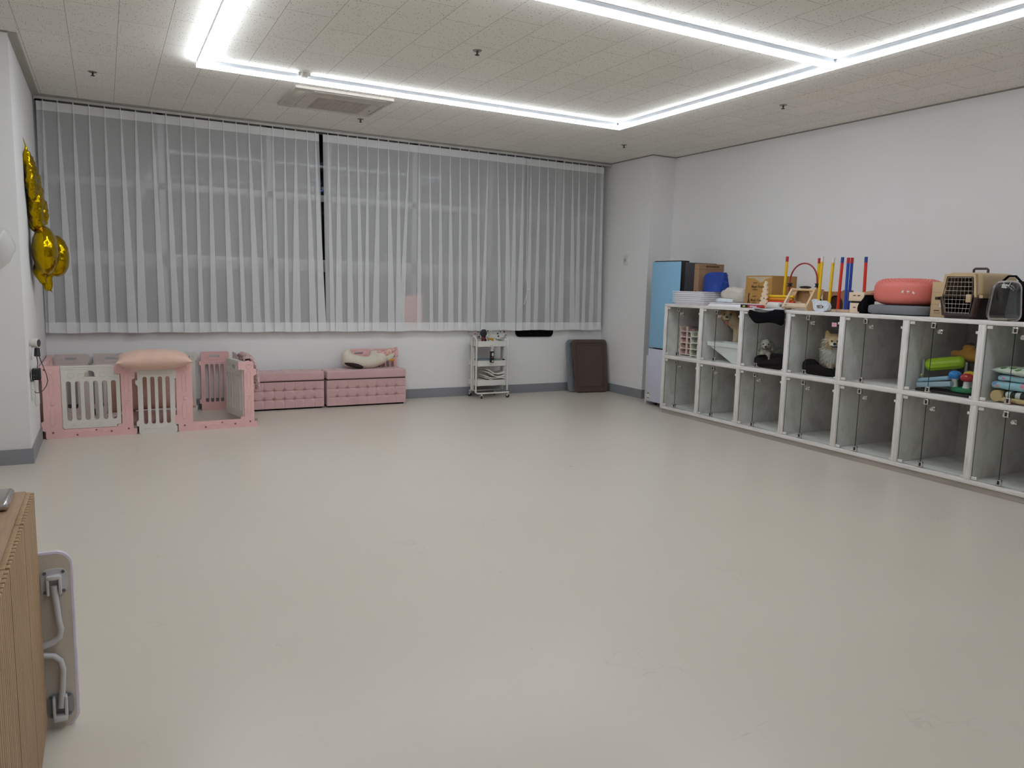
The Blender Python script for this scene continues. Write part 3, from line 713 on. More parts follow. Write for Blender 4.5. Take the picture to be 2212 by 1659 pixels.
IV = M('ivory_plush', 'd6cebd', .9, var=.05, bump=.3, bscale=40, sheen=.3)
gs = thing('goose_pillow', 'ivory goose shaped pillow with a pink bonnet lying on the ottoman', 'pillow', (2.70, 8.66, .426), R(-6))
blob('body', [('c', (-.20, 0, .215), (-.225, 0, .16), .03, .055), ('c', (-.225, 0, .15), (-.2, 0, .1), .06, .085), ('c', (-.2, 0, .1), (-.08, 0, .075), .085, .075), ('c', (-.08, 0, .07), (.08, 0, .07), .075, .07), ('c', (.08, 0, .075), (.19, 0, .12), .075, .075), ('c', (.16, 0, .15), (.1, .03, .16), .06, .05)], .013, None, IV, gs, 8)
blob('head', [('c', (.2, -.005, .135), (.28, -.01, .13), .035, .052), ('e', (.3, -.01, .15), (.05, .05, .05))], .01, None, IV, gs, 5)
def bonnet_mat():
    m, N, L, out = nt('bonnet_print'); p = N('ShaderNodeBsdfPrincipled', Roughness=.85); tc = N('ShaderNodeTexCoord'); vo = N('ShaderNodeTexVoronoi', Scale=55.0); L(tc.outputs['Object'], vo.inputs['Vector'])
    l = N('ShaderNodeMath', operation='LESS_THAN'); L(vo.outputs['Distance'], l.inputs[0]); l.inputs[1].default_value = .3
    c = N('ShaderNodeMixRGB'); L(l.outputs[0], c.inputs[0]); c.inputs[1].default_value = lin('e2b5a8'); c.inputs[2].default_value = lin('8f4f4a'); L(c.outputs[0], p.inputs['Base Color']); L(p.outputs[0], out.inputs[0]); return m
BN = bonnet_mat()
MB().ell((.275, -.006, .185), (.075, .055, .045), 20, 12, mat=MX.Translation((.27, 0, .18)) @ MX.Rotation(R(-28), 4, 'Y') @ MX.Translation((-.27, 0, -.18))).ell((.335, -.01, .215), (.06, .045, .022), 16, 8, mat=MX.Translation((.33, 0, .21)) @ MX.Rotation(R(-28), 4, 'Y') @ MX.Translation((-.33, 0, -.21))).build('bonnet', BN, gs)
MB().ell((.165, -.03, .19), (.035, .015, .02), 12, 8).ell((.20, -.03, .175), (.03, .014, .022), 12, 8).build('bow', BN, gs)
MB().ell((.315, -.05, .098), (.03, .022, .014), 14, 8).build('beak', M('beak_orange', 'd99410', .6), gs)
MB().ell((.342, -.045, .14), (.004, .006, .009), 8, 6).build('eye', MC['matt_black'], gs)
MB().ell((-.15, -.035, .012), (.12, .075, .03), 20, 10, mat=MX.Rotation(R(14), 4, 'Y') @ MX.Translation((0, 0, -.004))).build('dark_underside', M('underside_brown', '2a1c18', .9), gs)  # dark brown ellipsoid set low at the pillow's left
# ------------------------------------------------------------------ utility cart
CW = M('cart_white', 'dad7d2', .4, var=.03)
ct = thing('utility_cart', 'white three tier metal trolley on casters under the window', 'cart', (4.33, 8.67, 0))
hw, hd = .225, .135
for s in (-1, 1):
    x = s*hw
    y0, y1 = -hd, -.0
    pts = [(x, y0, .10), (x, y0, .4), (x, y0, .72)] + [(x, (y0+y1)/2-(y1-y0)/2*math.cos(R(a_)), .725+.068*math.sin(R(a_))) for a_ in range(0, 181, 15)] + [(x, y1, .72), (x, y1, .4), (x, y1, .11), (x-s*.015, hd*.6, .08), (x-s*.04, hd, .072)]
    MB().tube(pts, .011, 10).build('side_rail', CW, ct)
fr = [(-hw-.01, -hd, .12), (-hw, -hd, .085), (-hw+.03, -hd, .07), (hw-.01, -hd, .07), (hw+.025, -hd, .072)]
MB().tube(fr, .011, 10).build('base_rail', CW, ct)
MB().tube([(-hw+.04, hd, .072), (hw-.04, hd, .072)], .011, 10).build('base_rail', CW, ct)
for z in (.165, .415, .665):
    mb = MB(); o_ = rrect(-hw+.012, hw-.012, -hd-.005, hd+.005, .035); i_ = rrect(-hw+.015, hw-.015, -hd-.002, hd+.002, .033)
    X90 = MX.Rotation(R(-90), 4, 'X')
    mb.plate(o_, [i_], -.075, 0, mat=MX.Translation((0, 0, z)) @ X90); mb.plate(o_, (), .0, .004, mat=MX.Translation((0, 0, z+.004)) @ X90)
    mb.build('tray', CW, ct)
for s in (-1, 1): MB().box(s*hw-.02 if s > 0 else s*hw+.008, s*hw-.008 if s > 0 else s*hw+.02, -.035, .035, .1, .66).build('tray_bracket', CW, ct)
RUB = M('caster_rubber', '131315', .5)
for x, y, a in ((-hw+.052, hd, .4), (-hw+.085, -hd, -.3), (hw+.018, -hd, .5), (hw-.04, hd, -.5)):
    k = bpy.data.objects
    c = MB().cyl((0, 0, .045), (0, 0, .07), .007, n=10).box(-.014, .014, -.006, .02, .04, .05).box(-.014, -.011, -.004, .02, .022, .05).box(.011, .014, -.004, .02, .022, .05).build('caster', CW, ct, (x, y, 0), (0, 0, a))
    MB().tube([(-.009, .01, .024), (.009, .01, .024)], .024, 20).build('wheel', RUB, c)
# what the cart carries (each lies on it)
cx, cy = 4.33, 8.67
def on(mb, name, mat, x, y, z, label, cat, rot=(0, 0, 0), group=None): return tag(mb.build(name, mat, loc=(cx+x, cy+y, z), rot=rot), label, cat, group)
Zt = .673
pad = thing('grooming_brush', 'round black headed brush standing in the top tray of the cart', 'brush', (cx-.115, cy-.06, Zt), (R(4), R(5), 0))
MB().ell((0, 0, .165), (.05, .014, .05), 20, 12).build('head', M('brush_black', '26262a', .6), pad)
MB().tube([(0, .01, 0), (0, .01, .11), (0, .005, .14)], [.01, .012, .01], 10).build('handle', M('brush_maroon', '6a3437', .4), pad)
PK = M('comb_pink', 'c08f8c', .4)
on(MB().tube([(0, 0, 0), (-.02, 0, .1), (-.042, 0, .2)], [.008, .006, .009], 8, flat=.5), 'comb', PK, -.15, -.03, Zt, 'pink long handled comb leaning out left in the top cart tray', 'comb')
on(MB().tube([(0, 0, 0), (-.012, 0, .09), (-.028, .01, .17)], [.007, .006, .007], 8, flat=.5), 'comb', M('comb_pale', 'd6bcb8', .4), -.135, .0, Zt, 'pale pink comb behind the pink one in the top cart tray', 'comb')
on(MB().box(-.012, .012, -.006, .006, 0, .13, .004), 'red_tool', M('tool_red', '8c3a38', .4), -.088, -.05, Zt, 'dark red grooming tool beside the round brush in top tray', 'tool', (0, R(3), 0))
sc = thing('scissors', 'white handled grooming scissors standing in the top tray of the cart', 'scissors', (cx-.052, cy-.07, Zt), (0, R(14), 0))
MB().tube([(0, 0, 0), (0, 0, .17)], [.007, .009], 8, flat=.5).build('blade', M('steel_bright', 'cfcfd2', .25, .8), sc)
MB().tube([(.014*math.cos(a), 0, .19+.02*math.sin(a)) for a in [k*PI/8 for k in range(16)]], .004, 6, closed=True).build('handle', WPL, sc)
bt = thing('brown_bottle', 'small dark brown dropper bottle in the top tray of the cart', 'bottle', (cx-.035, cy+.02, Zt))
MB().lathe([(.001, 0), (.022, 0), (.022, .075), (.01, .09), (.01, .1), (.001, .1)], 16).build('body', M('brown_glass', '3a2117', .2), bt)
MB().lathe([(.001, .1), (.014, .1), (.013, .125), (.001, .128)], 14).build('cap', MC['matt_black'], bt)
gp = thing('metal_clip_tool', 'grey metal clip tool poking out of the top cart tray', 'tool', (cx-.04, cy+.05, Zt))
MB().box(-.022, .022, -.004, .004, .02, .2, .004).build('body', M('tool_grey', '9a968f', .4, .3), gp); MB().box(-.028, .028, -.006, .006, .18, .205, .004).build('grip', MC['tool_grey'], gp)
yb = thing('yellow_trigger_bottle', 'bottle with a yellow trigger top in the top cart tray', 'bottle', (cx+.015, cy-.03, Zt))
MB().lathe([(.001, 0), (.025, 0), (.025, .06), (.012, .075), (.001, .075)], 16).build('body', WPL, yb)
MB().box(-.035, .04, -.014, .014, .075, .1, .006).box(.02, .042, -.012, .012, .045, .08, .005).build('trigger_head', M('trigger_yellow', 'd9a227', .4), yb)
wb = thing('white_bottle', 'small white bottle right of the yellow trigger in the top tray', 'bottle', (cx+.085, cy-.02, Zt))
MB().lathe([(.001, 0), (.02, 0), (.02, .07), (.008, .085), (.008, .1), (.001, .1)], 16).build('body', WPL, wb)
on(MB().box(-.06, .06, -.05, .05, 0, .012, .003), 'flat_cover', M('lid_grey', 'c9c6c2', .3), .15, .02, Zt+.075, 'grey flat cover lying at the right end of the top cart tray', 'cover', (R(-6), R(6), 0))
sb = thing('black_spray_bottle', 'black labelled spray bottle hanging on the front of the cart', 'bottle', (cx-.02, cy-hd-.03, .47))
MB().lathe([(.001, 0), (.026, 0), (.027, .004), (.027, .145), (.001, .145)], 20).build('body', M('bottle_black', '121213', .3), sb)
MB().lathe([(.0265, .145), (.013, .175), (.013, .19), (.001, .19)], 18).build('shoulder', M('bottle_clear', 'c4c1bc', .2), sb)
MB().box(-.018, .018, -.012, .03, .19, .222, .005).box(-.012, .012, -.04, -.01, .205, .225, .004).tube([(0, -.02, .205), (0, -.035, .18), (0, -.03, .165)], .005, 6).build('trigger', WPL, sb)
text('8', .055, M('label_white', 'dddad6', .5), sb, (-.017, -.0278, .085), (R(90), 0, 0), ext=.0004, bold=.0015)
MB().box(-.018, .012, -.0285, -.027, .062, .07).build('label_band', M('label_orange', 'a8623f', .5), sb); MB().box(-.016, .01, -.0285, -.027, .012, .026).build('label_patch', MC['label_white'], sb)
text('AAA', .016, MC['label_white'], sb, (.013, -.0262, .01), (R(90), R(-90), R(24)), ext=.0004) if False else None
on(MB().box(-.165, .1, -.11, .11, 0, .074, .006).box(.1, .11, -.1, .1, .05, .08, .002), 'blue_grey_cloth', M('cloth_bluegrey', '7f9299', .85), -.015, 0, .423, 'folded blue grey cloth filling the middle cart tray', 'cloth')
on(MB().ell((0, 0, .006), (.02, .015, .008), 12, 6), 'black_cap', MC['matt_black'], .175, -.11, .492, 'small black round cap on the right edge of the middle cart tray', 'button')  # loose black cap on the tray edge
PAD = M('pad_white', 'dbd7d0', .8, var=.04)
for i in range(6):
    z = .175+.022*i+(.012*i*i*.1)
    m = MB(); bend = .012*(i+1)
    m.grid(lambda u, v, i=i, b=bend: ((u-.5)*.28, (v-.5)*.18, b*max(0, .4-u)*2.2+(.012 if i > 3 else 0)*math.sin(u*7)), 16, 2)
    o = m.build('folded_pad', PAD, loc=(cx+.055+.006*(i % 3), cy-.02, z+.012), rot=(0, R(-2 if i % 2 else 2), R(rnd.uniform(-5, 5))))
    md = o.modifiers.new('s', 'SOLIDIFY'); md.thickness = .014
    tag(o, 'white folded pad in the loose pile on the bottom cart tray', 'pad', 'folded pads on the bottom cart tray')
on(MB().box(-.07, .07, -.11, .11, 0, .066, .006), 'folded_sheet', PAD, -.125, 0, .173, 'flat white folded sheet at the left in the bottom cart tray', 'sheet')

# ------------------------------------------------------------------ trays leaning in the corner
def tray_lid(name, label, w, h, mat, loc, rx, rz, dp, tap=0):
    t = thing(name, label, 'tray', loc, (rx, 0, rz))
    mb = MB(); X = lambda r: r
    mb.plate(rrect(-w/2, w/2, 0, h, .055), [rrect(-w/2+.055, w/2-.055, .06, h-.055, .02)], -dp, 0)
    bmesh.ops.bevel(mb.b, geom=[e for e in mb.b.edges if len(e.link_faces) == 2 and e.calc_face_angle(0) > 1.2], offset=.012, segments=3, affect='EDGES', clamp_overlap=True)
    mb.build('rim', mat, t)
    MB().plate(rrect(-w/2+.05, w/2-.05, .055, h-.05, .02), (), -dp+.018, -.004).build('panel', mat, t)
    MB().tube([(x, -dp+.014, z) for x, z in rrect(-w/2+.075, w/2-.075, .08, h-.075, .012)], .004, 6, closed=True).build('ridge', mat, t)
    for c in t.children:
        for v in c.data.vertices: f_ = 1-v.co.z/h; v.co.x = v.co.x*(1-tap*f_)+tap*.18*f_
    return t
BRN = M('brown_plastic', '55463f', .4, var=.06); TGR = M('grey_plastic', '7d8085', .35)
tray_lid('kennel_tray', 'grey plastic kennel tray behind the brown one in the corner', .56, .73, TGR, (5.89, 8.70, 0), R(-9), R(-5), .04)
tray_lid('kennel_tray', 'dark brown kennel tray leaning in front of the grey one', .55, .735, BRN, (5.915, 8.615, 0), R(-9.5), R(-6), .045, .08)

# ------------------------------------------------------------------ fridge
FB = M('fridge_blue', '8cbcdc', .22, var=.02, spec=.5); FW = M('fridge_white', 'cfcfe0', .22, var=.02); FS = M('fridge_side', '47474c', .5, var=.03)
f = thing('refrigerator', 'tall refrigerator with pale blue upper and white lower door in the corner', 'refrigerator', (6.0, 7.215, 0))
hw = .263
MB().box(.065, .555, -hw, hw, .035, 1.775, .006).build('body', FS, f)
MB().box(0, .055, -hw, hw, .727, 1.785, .003).build('upper_door', M('door_black', '17171b', .35), f)
MB().box(-.006, .0005, -hw, hw, .729, 1.783, .002).build('upper_door_panel', FB, f)
d = MB().box(0, .055, -hw, hw, .045, .715, .003).build('lower_door', MC['door_black'], f)
MB().box(-.006, .0005, -hw, hw, .047, .713, .002).build('lower_door_panel', FW, f)
MB().box(.01, .14, -hw+.02, hw-.02, 1.775, 1.795, .004).build('hinge_cover', MC['door_black'], f)
for y in (-.2, .2): MB().cyl((.1, y, 0), (.1, y, .04), .02, n=12).build('foot', MC['matt_black'], f)
MB().cyl((.5, 0, 0), (.5, 0, .04), .02, n=12).build('foot', MC['matt_black'], f)
st = MB().box(-.0072, -.006, hw-.07, hw-.008, .075, .13).build('energy_sticker', M('sticker_paper', 'dcd9cf', .6), f)
MB().plate(arcpts(0, 0, .028, 0, 180, 14), (), 0, .0012, mat=MX.Translation((-.0072, hw-.039, .13)) @ MX.Rotation(R(-90), 4, 'Z')).build('sticker_dial', MC['sticker_paper'], f)
MB().plate(arcpts(0, 0, .024, 10, 170, 12)+arcpts(0, 0, .014, 170, 10, 12), (), 0, .0012, mat=MX.Translation((-.0078, hw-.039, .132)) @ MX.Rotation(R(-90), 4, 'Z')).build('sticker_band', M('sticker_ink', '2c2a26', .6), f)
MB().box(-.0078, -.0072, hw-.062, hw-.016, .085, .093).build('sticker_bar', MC['sticker_ink'], f)
o = MB().box(0, .19, 0, .035, 0, .615, .004).build('white_board', M('panel_white', 'd2d0d2', .4), loc=(6.035, 7.53, 0)); tag(o, 'low white panel standing between refrigerator and wall pier', 'board')

# ------------------------------------------------------------------ kennel cabinet
A0 = V((5.768, 6.881, 0)); LR = R(-91.2114); EX = V((math.cos(LR), math.sin(LR), 0)); EN = V((-math.sin(LR), math.cos(LR), 0))
def LK(s, t, z=0): return A0+EX*s+EN*t+V((0, 0, z))
def wash(name, st, ca='ccc5c1', cb='e8e4e2'):
    m, N, L, out = nt(name)
    p = N('ShaderNodeBsdfPrincipled', Roughness=.55); tc = N('ShaderNodeTexCoord'); mp = N('ShaderNodeMapping'); mp.inputs['Scale'].default_value = st; L(tc.outputs['Object'], mp.inputs['Vector'])
    n1 = N('ShaderNodeTexNoise', Scale=1.0, Detail=8.0, Roughness=.65, Distortion=.6); L(mp.outputs[0], n1.inputs['Vector'])
    c = N('ShaderNodeValToRGB'); e = c.color_ramp.elements; e[0].position = .3; e[0].color = lin(ca); e[1].position = .58; e[1].color = lin(cb)
    L(n1.outputs['Fac'], c.inputs[0]); L(c.outputs[0], p.inputs['Base Color'])
    b = N('ShaderNodeBump', Strength=.12, Distance=.002); L(n1.outputs['Fac'], b.inputs['Height']); L(b.outputs[0], p.inputs['Normal']); L(p.outputs[0], out.inputs[0]); return m
WV = wash('whitewash_vertical', (40, 6, 4)); WH = wash('whitewash_horizontal', (5, 9, 60)); WI = wash('whitewash_interior_shade', (7, 7, 3), '9f9995', 'c3bebb')  # interior copy is darkened to put shade inside the kennels
KG = glass_mat('kennel_glass', 'fafcfb', .012, 1.45, .42); KE = M('glass_edge', '4d5653', .2)
CH = M('chrome', 'd4d2cf', .16, 1, var=.02); CLP = M('clear_clip', 'd8d6d2', .25)
kn = thing('kennel_cabinet', 'long white washed cabinet of glass fronted pet kennels along the right wall', 'kennel cabinet', A0, LR)
S0, S1, D = -.055, 4.28, .795; CP = .6128
ZR = [(.085, .647), (.690, 1.253)]
MB().box(S0, S1, 0, D, 1.253, 1.286, .003).build('top_panel', WH, kn)
MB().box(S0, S1, 0, D, .05, .085, .003).build('bottom_panel', WH, kn)
MB().box(S0+.02, S1-.02, .02, D-.02, 0, .05).build('plinth', M('plinth_wood', 'aca39c', .6, var=.12, scale=3, stretch=(1, 1, 8)), kn)
MB().box(S0, S1, D-.015, D, .085, 1.253).build('back_panel', WI, kn)
for i in range(8):
    a = S0 if i == 0 else i*CP-.007-(CP-.5555); b = i*CP-.007 if i < 7 else S1
    MB().box(a, b, .001, D-.016, .0855, 1.2525, .0025).build('partition', WV, kn)
    MB().box(a+.005, b-.005, -.003, .002, .0855, 1.2525, .0015).build('face_trim', WV, kn)
for i in range(7): MB().box(i*CP-.0068, i*CP-.0068+.5551, .002, D-.016, .647, .690, .0025).build('shelf', WH, kn)
MB().box(S0+.006, S1-.006, -.0045, -.0002, .652, .685, .0015).build('face_trim', WH, kn)
def gpane(name, s0, s1, z0, z1, parent, loc=(0, 0, 0)):
    mb = MB(); mb.box(s0, s1, 0, .006, z0, z1)
    mb.b.faces.ensure_lookup_table()
    for f_ in mb.b.faces: f_.material_index = 0 if abs(f_.normal.y) > .9 else 1
    return mb.build(name, [KG, KE], parent, loc)
for r_, (z0, z1) in enumerate(ZR):
    for i in range(7):
        a = i*CP-.007; b = a+.5555; sm = a+.2
        g = gpane('fixed_glass', a+.002, sm-.001, z0+.002, z1-.002, kn, (0, .012, 0))
        for z in (z0+.004, z1-.028): MB().box(a+.003, a+.045, -.006, .012, z, z+.024, .003).build('glass_clip', CLP, g)
        dr = gpane('door', sm+.0015, b-.006, z0+.006, z1-.006, kn, (0, .012, 0))
        for z in (z0+.006, z1-.05):
            h_ = MB().box(sm-.018, sm+.022, -.008, .014, z, z+.044, .003).build('hinge', CH, dr)
            MB().box(sm-.004, sm+.012, -.0105, -.007, z+.008, z+.036, .001).build('hinge_block', MC['matt_black'], h_)
        MB().lathe([(.001, 0), (.012, 0), (.009, .008), (.015, .02), (.015, .026), (.001, .028)], 16, mat=MX.Translation((sm+.066, 0, z1-.074)) @ MX.Rotation(R(90), 4, 'X')).box(sm+.052, sm+.08, -.004, .01, z1-.09, z1-.058, .002).build('knob', CH, dr)
        MB().box(b-.02, b-.003, -.005, .012, z1-.072, z1-.05, .002).build('catch', CLP, dr)
        MB().box(b-.02, b-.003, -.005, .012, z0+.004, z0+.024, .002).build('catch', CLP, dr)
# ------------------------------------------------------------------ things on top of the kennels (s along, t deep)
ZT = 1.287
def tp(name, label, cat, s, t, rz=0, group=None, z=ZT): return thing(name, label, cat, LK(s, t, z), LR+rz, group)
def tm(mb, name, mat, s, t, label, cat, z=ZT, rz=0, group=None, **k): return tag(mb.build(name, mat, loc=LK(s, t, z), rot=(0, 0, LR+rz), **k), label, cat, group)
TRW = M('tray_white', 'efedf2', .35, var=.02)
def rim_tray(w, d, h, mat=TRW):
    mb = MB(); X = MX.Rotation(R(-90), 4, 'X')
    mb.plate(rrect(0, w, 0, d, .03), [rrect(.03, w-.03, .03, d-.03, .025)], -h, -h+.007, mat=X)
    def ring(z, q): return [(x, y, z) for x, y in rrect(q, w-q, q, d-q, .03)]
    a, b = ring(h-.007, .012), ring(0.001, .024)
    va = [mb.b.verts.new(p) for p in a]; vb = [mb.b.verts.new(p) for p in b]
    for i in range(len(va)): mb.b.faces.new((va[i], vb[i], vb[(i+1) % len(vb)], va[(i+1) % len(va)]))
    mb.b.faces.new(vb)
    bmesh.ops.recalc_face_normals(mb.b, faces=mb.b.faces[:])
    return mb
for k in range(6):
    tm(rim_tray(.53, .42, .036), 'pad_tray', TRW, .02+.002*(k % 2), .03, ['bottom white tray of the stack beside the refrigerator', 'second white tray from the bottom of the stack', 'third white tray from the bottom of the stack', 'fourth white tray from the bottom of the stack', 'fifth white tray from the bottom, next to the top one', 'topmost white tray of the stack beside the refrigerator'][k], 'tray', z=ZT+.0225*k, group='stacked white pad trays')
td = MB().box(0, .70, 0, .30, 0, .012, .004)
mb = MB(); mb.plate(rrect(0, .76, 0, .34, .04), (), -.04, -.034, mat=MX.Rotation(R(-90), 4, 'X'))
va = [mb.b.verts.new((x, y, .036)) for x, y in rrect(.012, .748, .012, .328, .04)]; vb = [mb.b.verts.new((x, y, 0)) for x, y in rrect(-.022, .782, -.0, .34, .04)]
for i in range(len(va)): mb.b.faces.new((va[i], vb[i], vb[(i+1) % len(vb)], va[(i+1) % len(va)]))
bmesh.ops.recalc_face_normals(mb.b, faces=mb.b.faces[:])
tm(mb, 'upturned_tray', TRW, .655, .012, 'single white tray upside down in front of the printed carton', 'tray')
TIS = M('wipe_blue_white', 'd5dbe2', .6, var=.12, scale=30)
o = tm(MB().ell((0, 0, .02), (.13, .05, .022), 24, 10, e1=.6), 'wipes_pack', TIS, .81, .11, 'crumpled pale blue tissue pack lying on the upside down tray', 'pack', z=ZT+.042)
for v in o.data.vertices: v.co += v.normal*.012*NZ.noise(v.co*28)
RB = tp('marker_box', 'flat black and red box at the front edge of the top', 'box', 1.165, .003)
MB().box(0, .285, 0, .045, 0, .03, .002).build('box', M('box_red', 'b02f35', .4), RB)
MB().box(-.001, .10, -.001, .046, -.0003, .0305, .002).build('black_end', M('box_black', '161412', .4), RB)
MB().box(.03, .065, -.0016, -.0008, .008, .024).build('yellow_print', M('print_yellow', 'c8c062', .5), RB); MB().box(.13, .19, -.0016, 0, .007, .024).build('white_print', M('print_pale', 'cdbcd0', .5), RB); MB().box(.195, .22, -.0016, 0, .01, .022).build('white_print', MC['print_pale'], RB)
KR = M('kraft_dark', '957559', .8, var=.06, bump=.1, bscale=60); KL = M('kraft_gold', 'a97f42', .8, var=.06); KI = M('kraft_ink', '3b2a1a', .8); KP = M('kraft_tan', 'bfa582', .8, var=.05)
b1 = tp('cardboard_box', 'tall flat brown carton standing against the refrigerator', 'cardboard box', .195, .2)
MB().box(0, .079, 0, .37, 0, .465, .003).build('carton', KR, b1); MB().box(-.001, .08, -.0012, .371, .40, .404).build('flap_line', M('kraft_line', '7d5d3d', .8), b1)
for k in range(3):
    a = R(90+120*k); a2 = a+R(95)
    MB().tube([(.038+.02*math.cos(a), -.001, .135+.022*math.sin(a)), (.038+.02*math.cos(a2), -.001, .135+.022*math.sin(a2))], [.004, .0035], 5).build('recycling_mark', KI, b1)
MB().box(.018, .058, -.0014, -.0004, .088, .098).build('recycling_mark', KI, b1)
for k in range(9): MB().box(.0785, .0802, .10+.022*k, .10+.022*k+.015, .425, .445).build('print', KI, b1)
BLU = M('blue_nonwoven', '183a90', .7, var=.1, bump=.2, bscale=30)
mb = MB()
def bag(u, v):
    a = 2*PI*u; rx = .165*(1-.04*v)+.02*math.sin(3*a+v*4); ry = .085*(1-.35*v)
    fx = math.copysign(abs(math.cos(a))**.6, math.cos(a)); fy = math.copysign(abs(math.sin(a))**.7, math.sin(a))
    return (rx*fx+.02*v, ry*fy+.012*math.sin(5*a+2*v), v*(.195+.02*math.cos(a+.8))+.012*NZ.noise(V((fx*2, fy*2, v*3))))
mb.grid(bag, 48, 16, cu=True)
bg = tp('blue_bag', 'deep blue fabric bag on top of the white tray stack', 'bag', .47, .27, z=ZT+.151)
mb.build('body', BLU, bg, ang=70)
MB().ell((.02, 0, .195), (.158, .052, .026), 24, 8).build('top_fold', BLU, bg); MB().tube([(.13, -.02, .03), (.20, -.03, .04), (.215, -.03, .09), (.16, -.02, .12)], [.025, .035, .035, .025], 10, flat=.5).build('side_flap', BLU, bg)
LIN_ = M('linen_white', 'd0c7bc', .9, var=.06, bump=.3, bscale=25)
o = tm(MB().ell((0, 0, .08), (.175, .115, .082), 36, 20, e1=.75, e2=.8), 'cloth_bag', LIN_, .765, .335, 'crumpled off white cotton bag between blue bag and printed carton', 'bag', z=ZT+.042)
for v in o.data.vertices: v.co += v.normal*(.03*NZ.noise(v.co*7)+.012*NZ.noise(v.co*19)); v.co.z = max(v.co.z, .0)
KMF = tp('cardboard_box', 'brown printed carton behind the notched wooden rack', 'cardboard box', .963, .25)
MB().box(0, .368, 0, .35, 0, .331, .003).build('carton', KL, KMF)
MB().plate([(.02, .318), (.36, .318), (.345, .306), (.28, .296), (.245, .268), (.21, .258), (.17, .28), (.12, .304), (.05, .304)], (), -.0012, .0).build('packing_tape', M('tape_tan', 'b3a48a', .35), KMF)
for z in (.205, .065):
    text('Magic Fence', .036, KI, KMF, (.085, -.0008, z), (R(90), 0, 0), bold=.0004)
    MB().box(.11, .165, -.0012, 0, z+.045, z+.057).build('small_print', M('kraft_ink2', '6b4f2c', .8), KMF); MB().box(.105, .17, -.0012, 0, z-.026, z-.014).build('small_print', MC['kraft_ink2'], KMF)
MB().plate([(.03, .02), (.045, .02), (.057, .06), (.07, .02), (.085, .02), (.066, .085), (.062, .12), (.07, .145), (.052, .15), (.046, .12), (.05, .085)], (), -.0012, 0).build('figure_print', KI, KMF)

WOOD = M('birch_ply', 'd5b48c', .55, var=.06, scale=4, stretch=(2, 2, 9)); WOODL = M('birch_pale', 'dec8ae', .55, var=.05, scale=4, stretch=(9, 2, 2)); MDF = M('mdf_tan', 'b79169', .7, var=.05)
# notched rack that holds hurdle bars
rk = tp('notched_rack', 'pale wooden rack with round notches at the front edge', 'rack', 1.41, .06)
pts = []
zs = [i*.0415 for i in range(7)]
Lf, Rt = [], []
for i in range(61):
    z = .255*i/60; wv = .040*(1-z/.28)+.018; nz = .02*max(0, math.cos(z*2*PI/.046))**1.2; n2 = .02*max(0, math.cos(z*2*PI/.046+2.2))**1.2
    Rt.append((wv-nz*(1-z*1.5)+.08*z, z)); Lf.append((-wv+n2*(1-z*1.5)+.08*z, z))
top = [(.018+.016*math.cos(a), .258+.014*math.sin(a)) for a in [R(k) for k in range(30, 160, 20)]]
rkm = MB().plate(Rt+top+Lf[::-1], [[(.01+.008*math.cos(a), .10+.008*math.sin(a)) for a in [k*PI/6 for k in range(12)]]], 0, .016)
rkm.build('board', WOODL, rk)
MB().plate(Rt+top+Lf[::-1], (), .30, .316).build('board', WOODL, rk) if False else None
YEL = M('bar_yellow', 'e5b90f', .35, var=.03); ORG = M('bar_orange', 'd98a1a', .35, var=.03); REDP = M('bar_red', 'd5301b', .35, var=.03); BLP = M('pole_blue', '1f49a8', .35, var=.03)
RC = M('cap_red', 'b5202e', .4); WC = M('cap_white', 'dedad8', .4); BC = M('cap_blue', '26408f', .4); HOLE = M('hole_black', '0c0a0a', .6)
for s, z, m, l in ((1.415, 1.412, YEL, 'yellow hurdle bar lying in the notched rack, topmost'), (1.40, 1.383, ORG, 'orange hurdle bar lying in the notched rack below the yellow one'), (1.425, 1.356, REDP, 'red hurdle bar lying in the notched rack, lowest')):
    t = thing('hurdle_bar', l, 'bar', LK(s, .10, z), LR, 'hurdle bars in the rack')
    MB().cyl((0, 0, 0), (.33, .02, 0), .0125, n=16).build('tube', m, t); MB().cyl((-.003, 0, 0), (.002, 0, 0), .0105, n=14).build('open_end', HOLE, t)
for s, t_, z, l in ((1.372, .085, 1.372, 'black bar end plug on the left of the notched rack, upper one'), (1.367, .085, 1.305, 'black bar end plug on the left of the notched rack, lower one')):
    o = MB().cyl((-.004, 0, 0), (.01, 0, 0), .0125, n=16).build('bar_plug', HOLE, loc=LK(s, t_, z), rot=(0, 0, LR)); tag(o, l, 'plug', 'bar plugs on the rack')
rl2 = tp('paper_roll', 'white paper roll lying at the front edge beside the wooden stand', 'roll', 1.475, .055)
MB().lathe([(.014, 0), (.032, 0), (.034, .004), (.034, .2), (.014, .2), (.014, 0)], 28, mat=MX.Translation((0, .03, .034)) @ MX.Rotation(R(90), 4, 'Y') @ MX.Rotation(R(14), 4, 'X')).build('roll', M('paper_white', 'ddd9d6', .7), rl2)
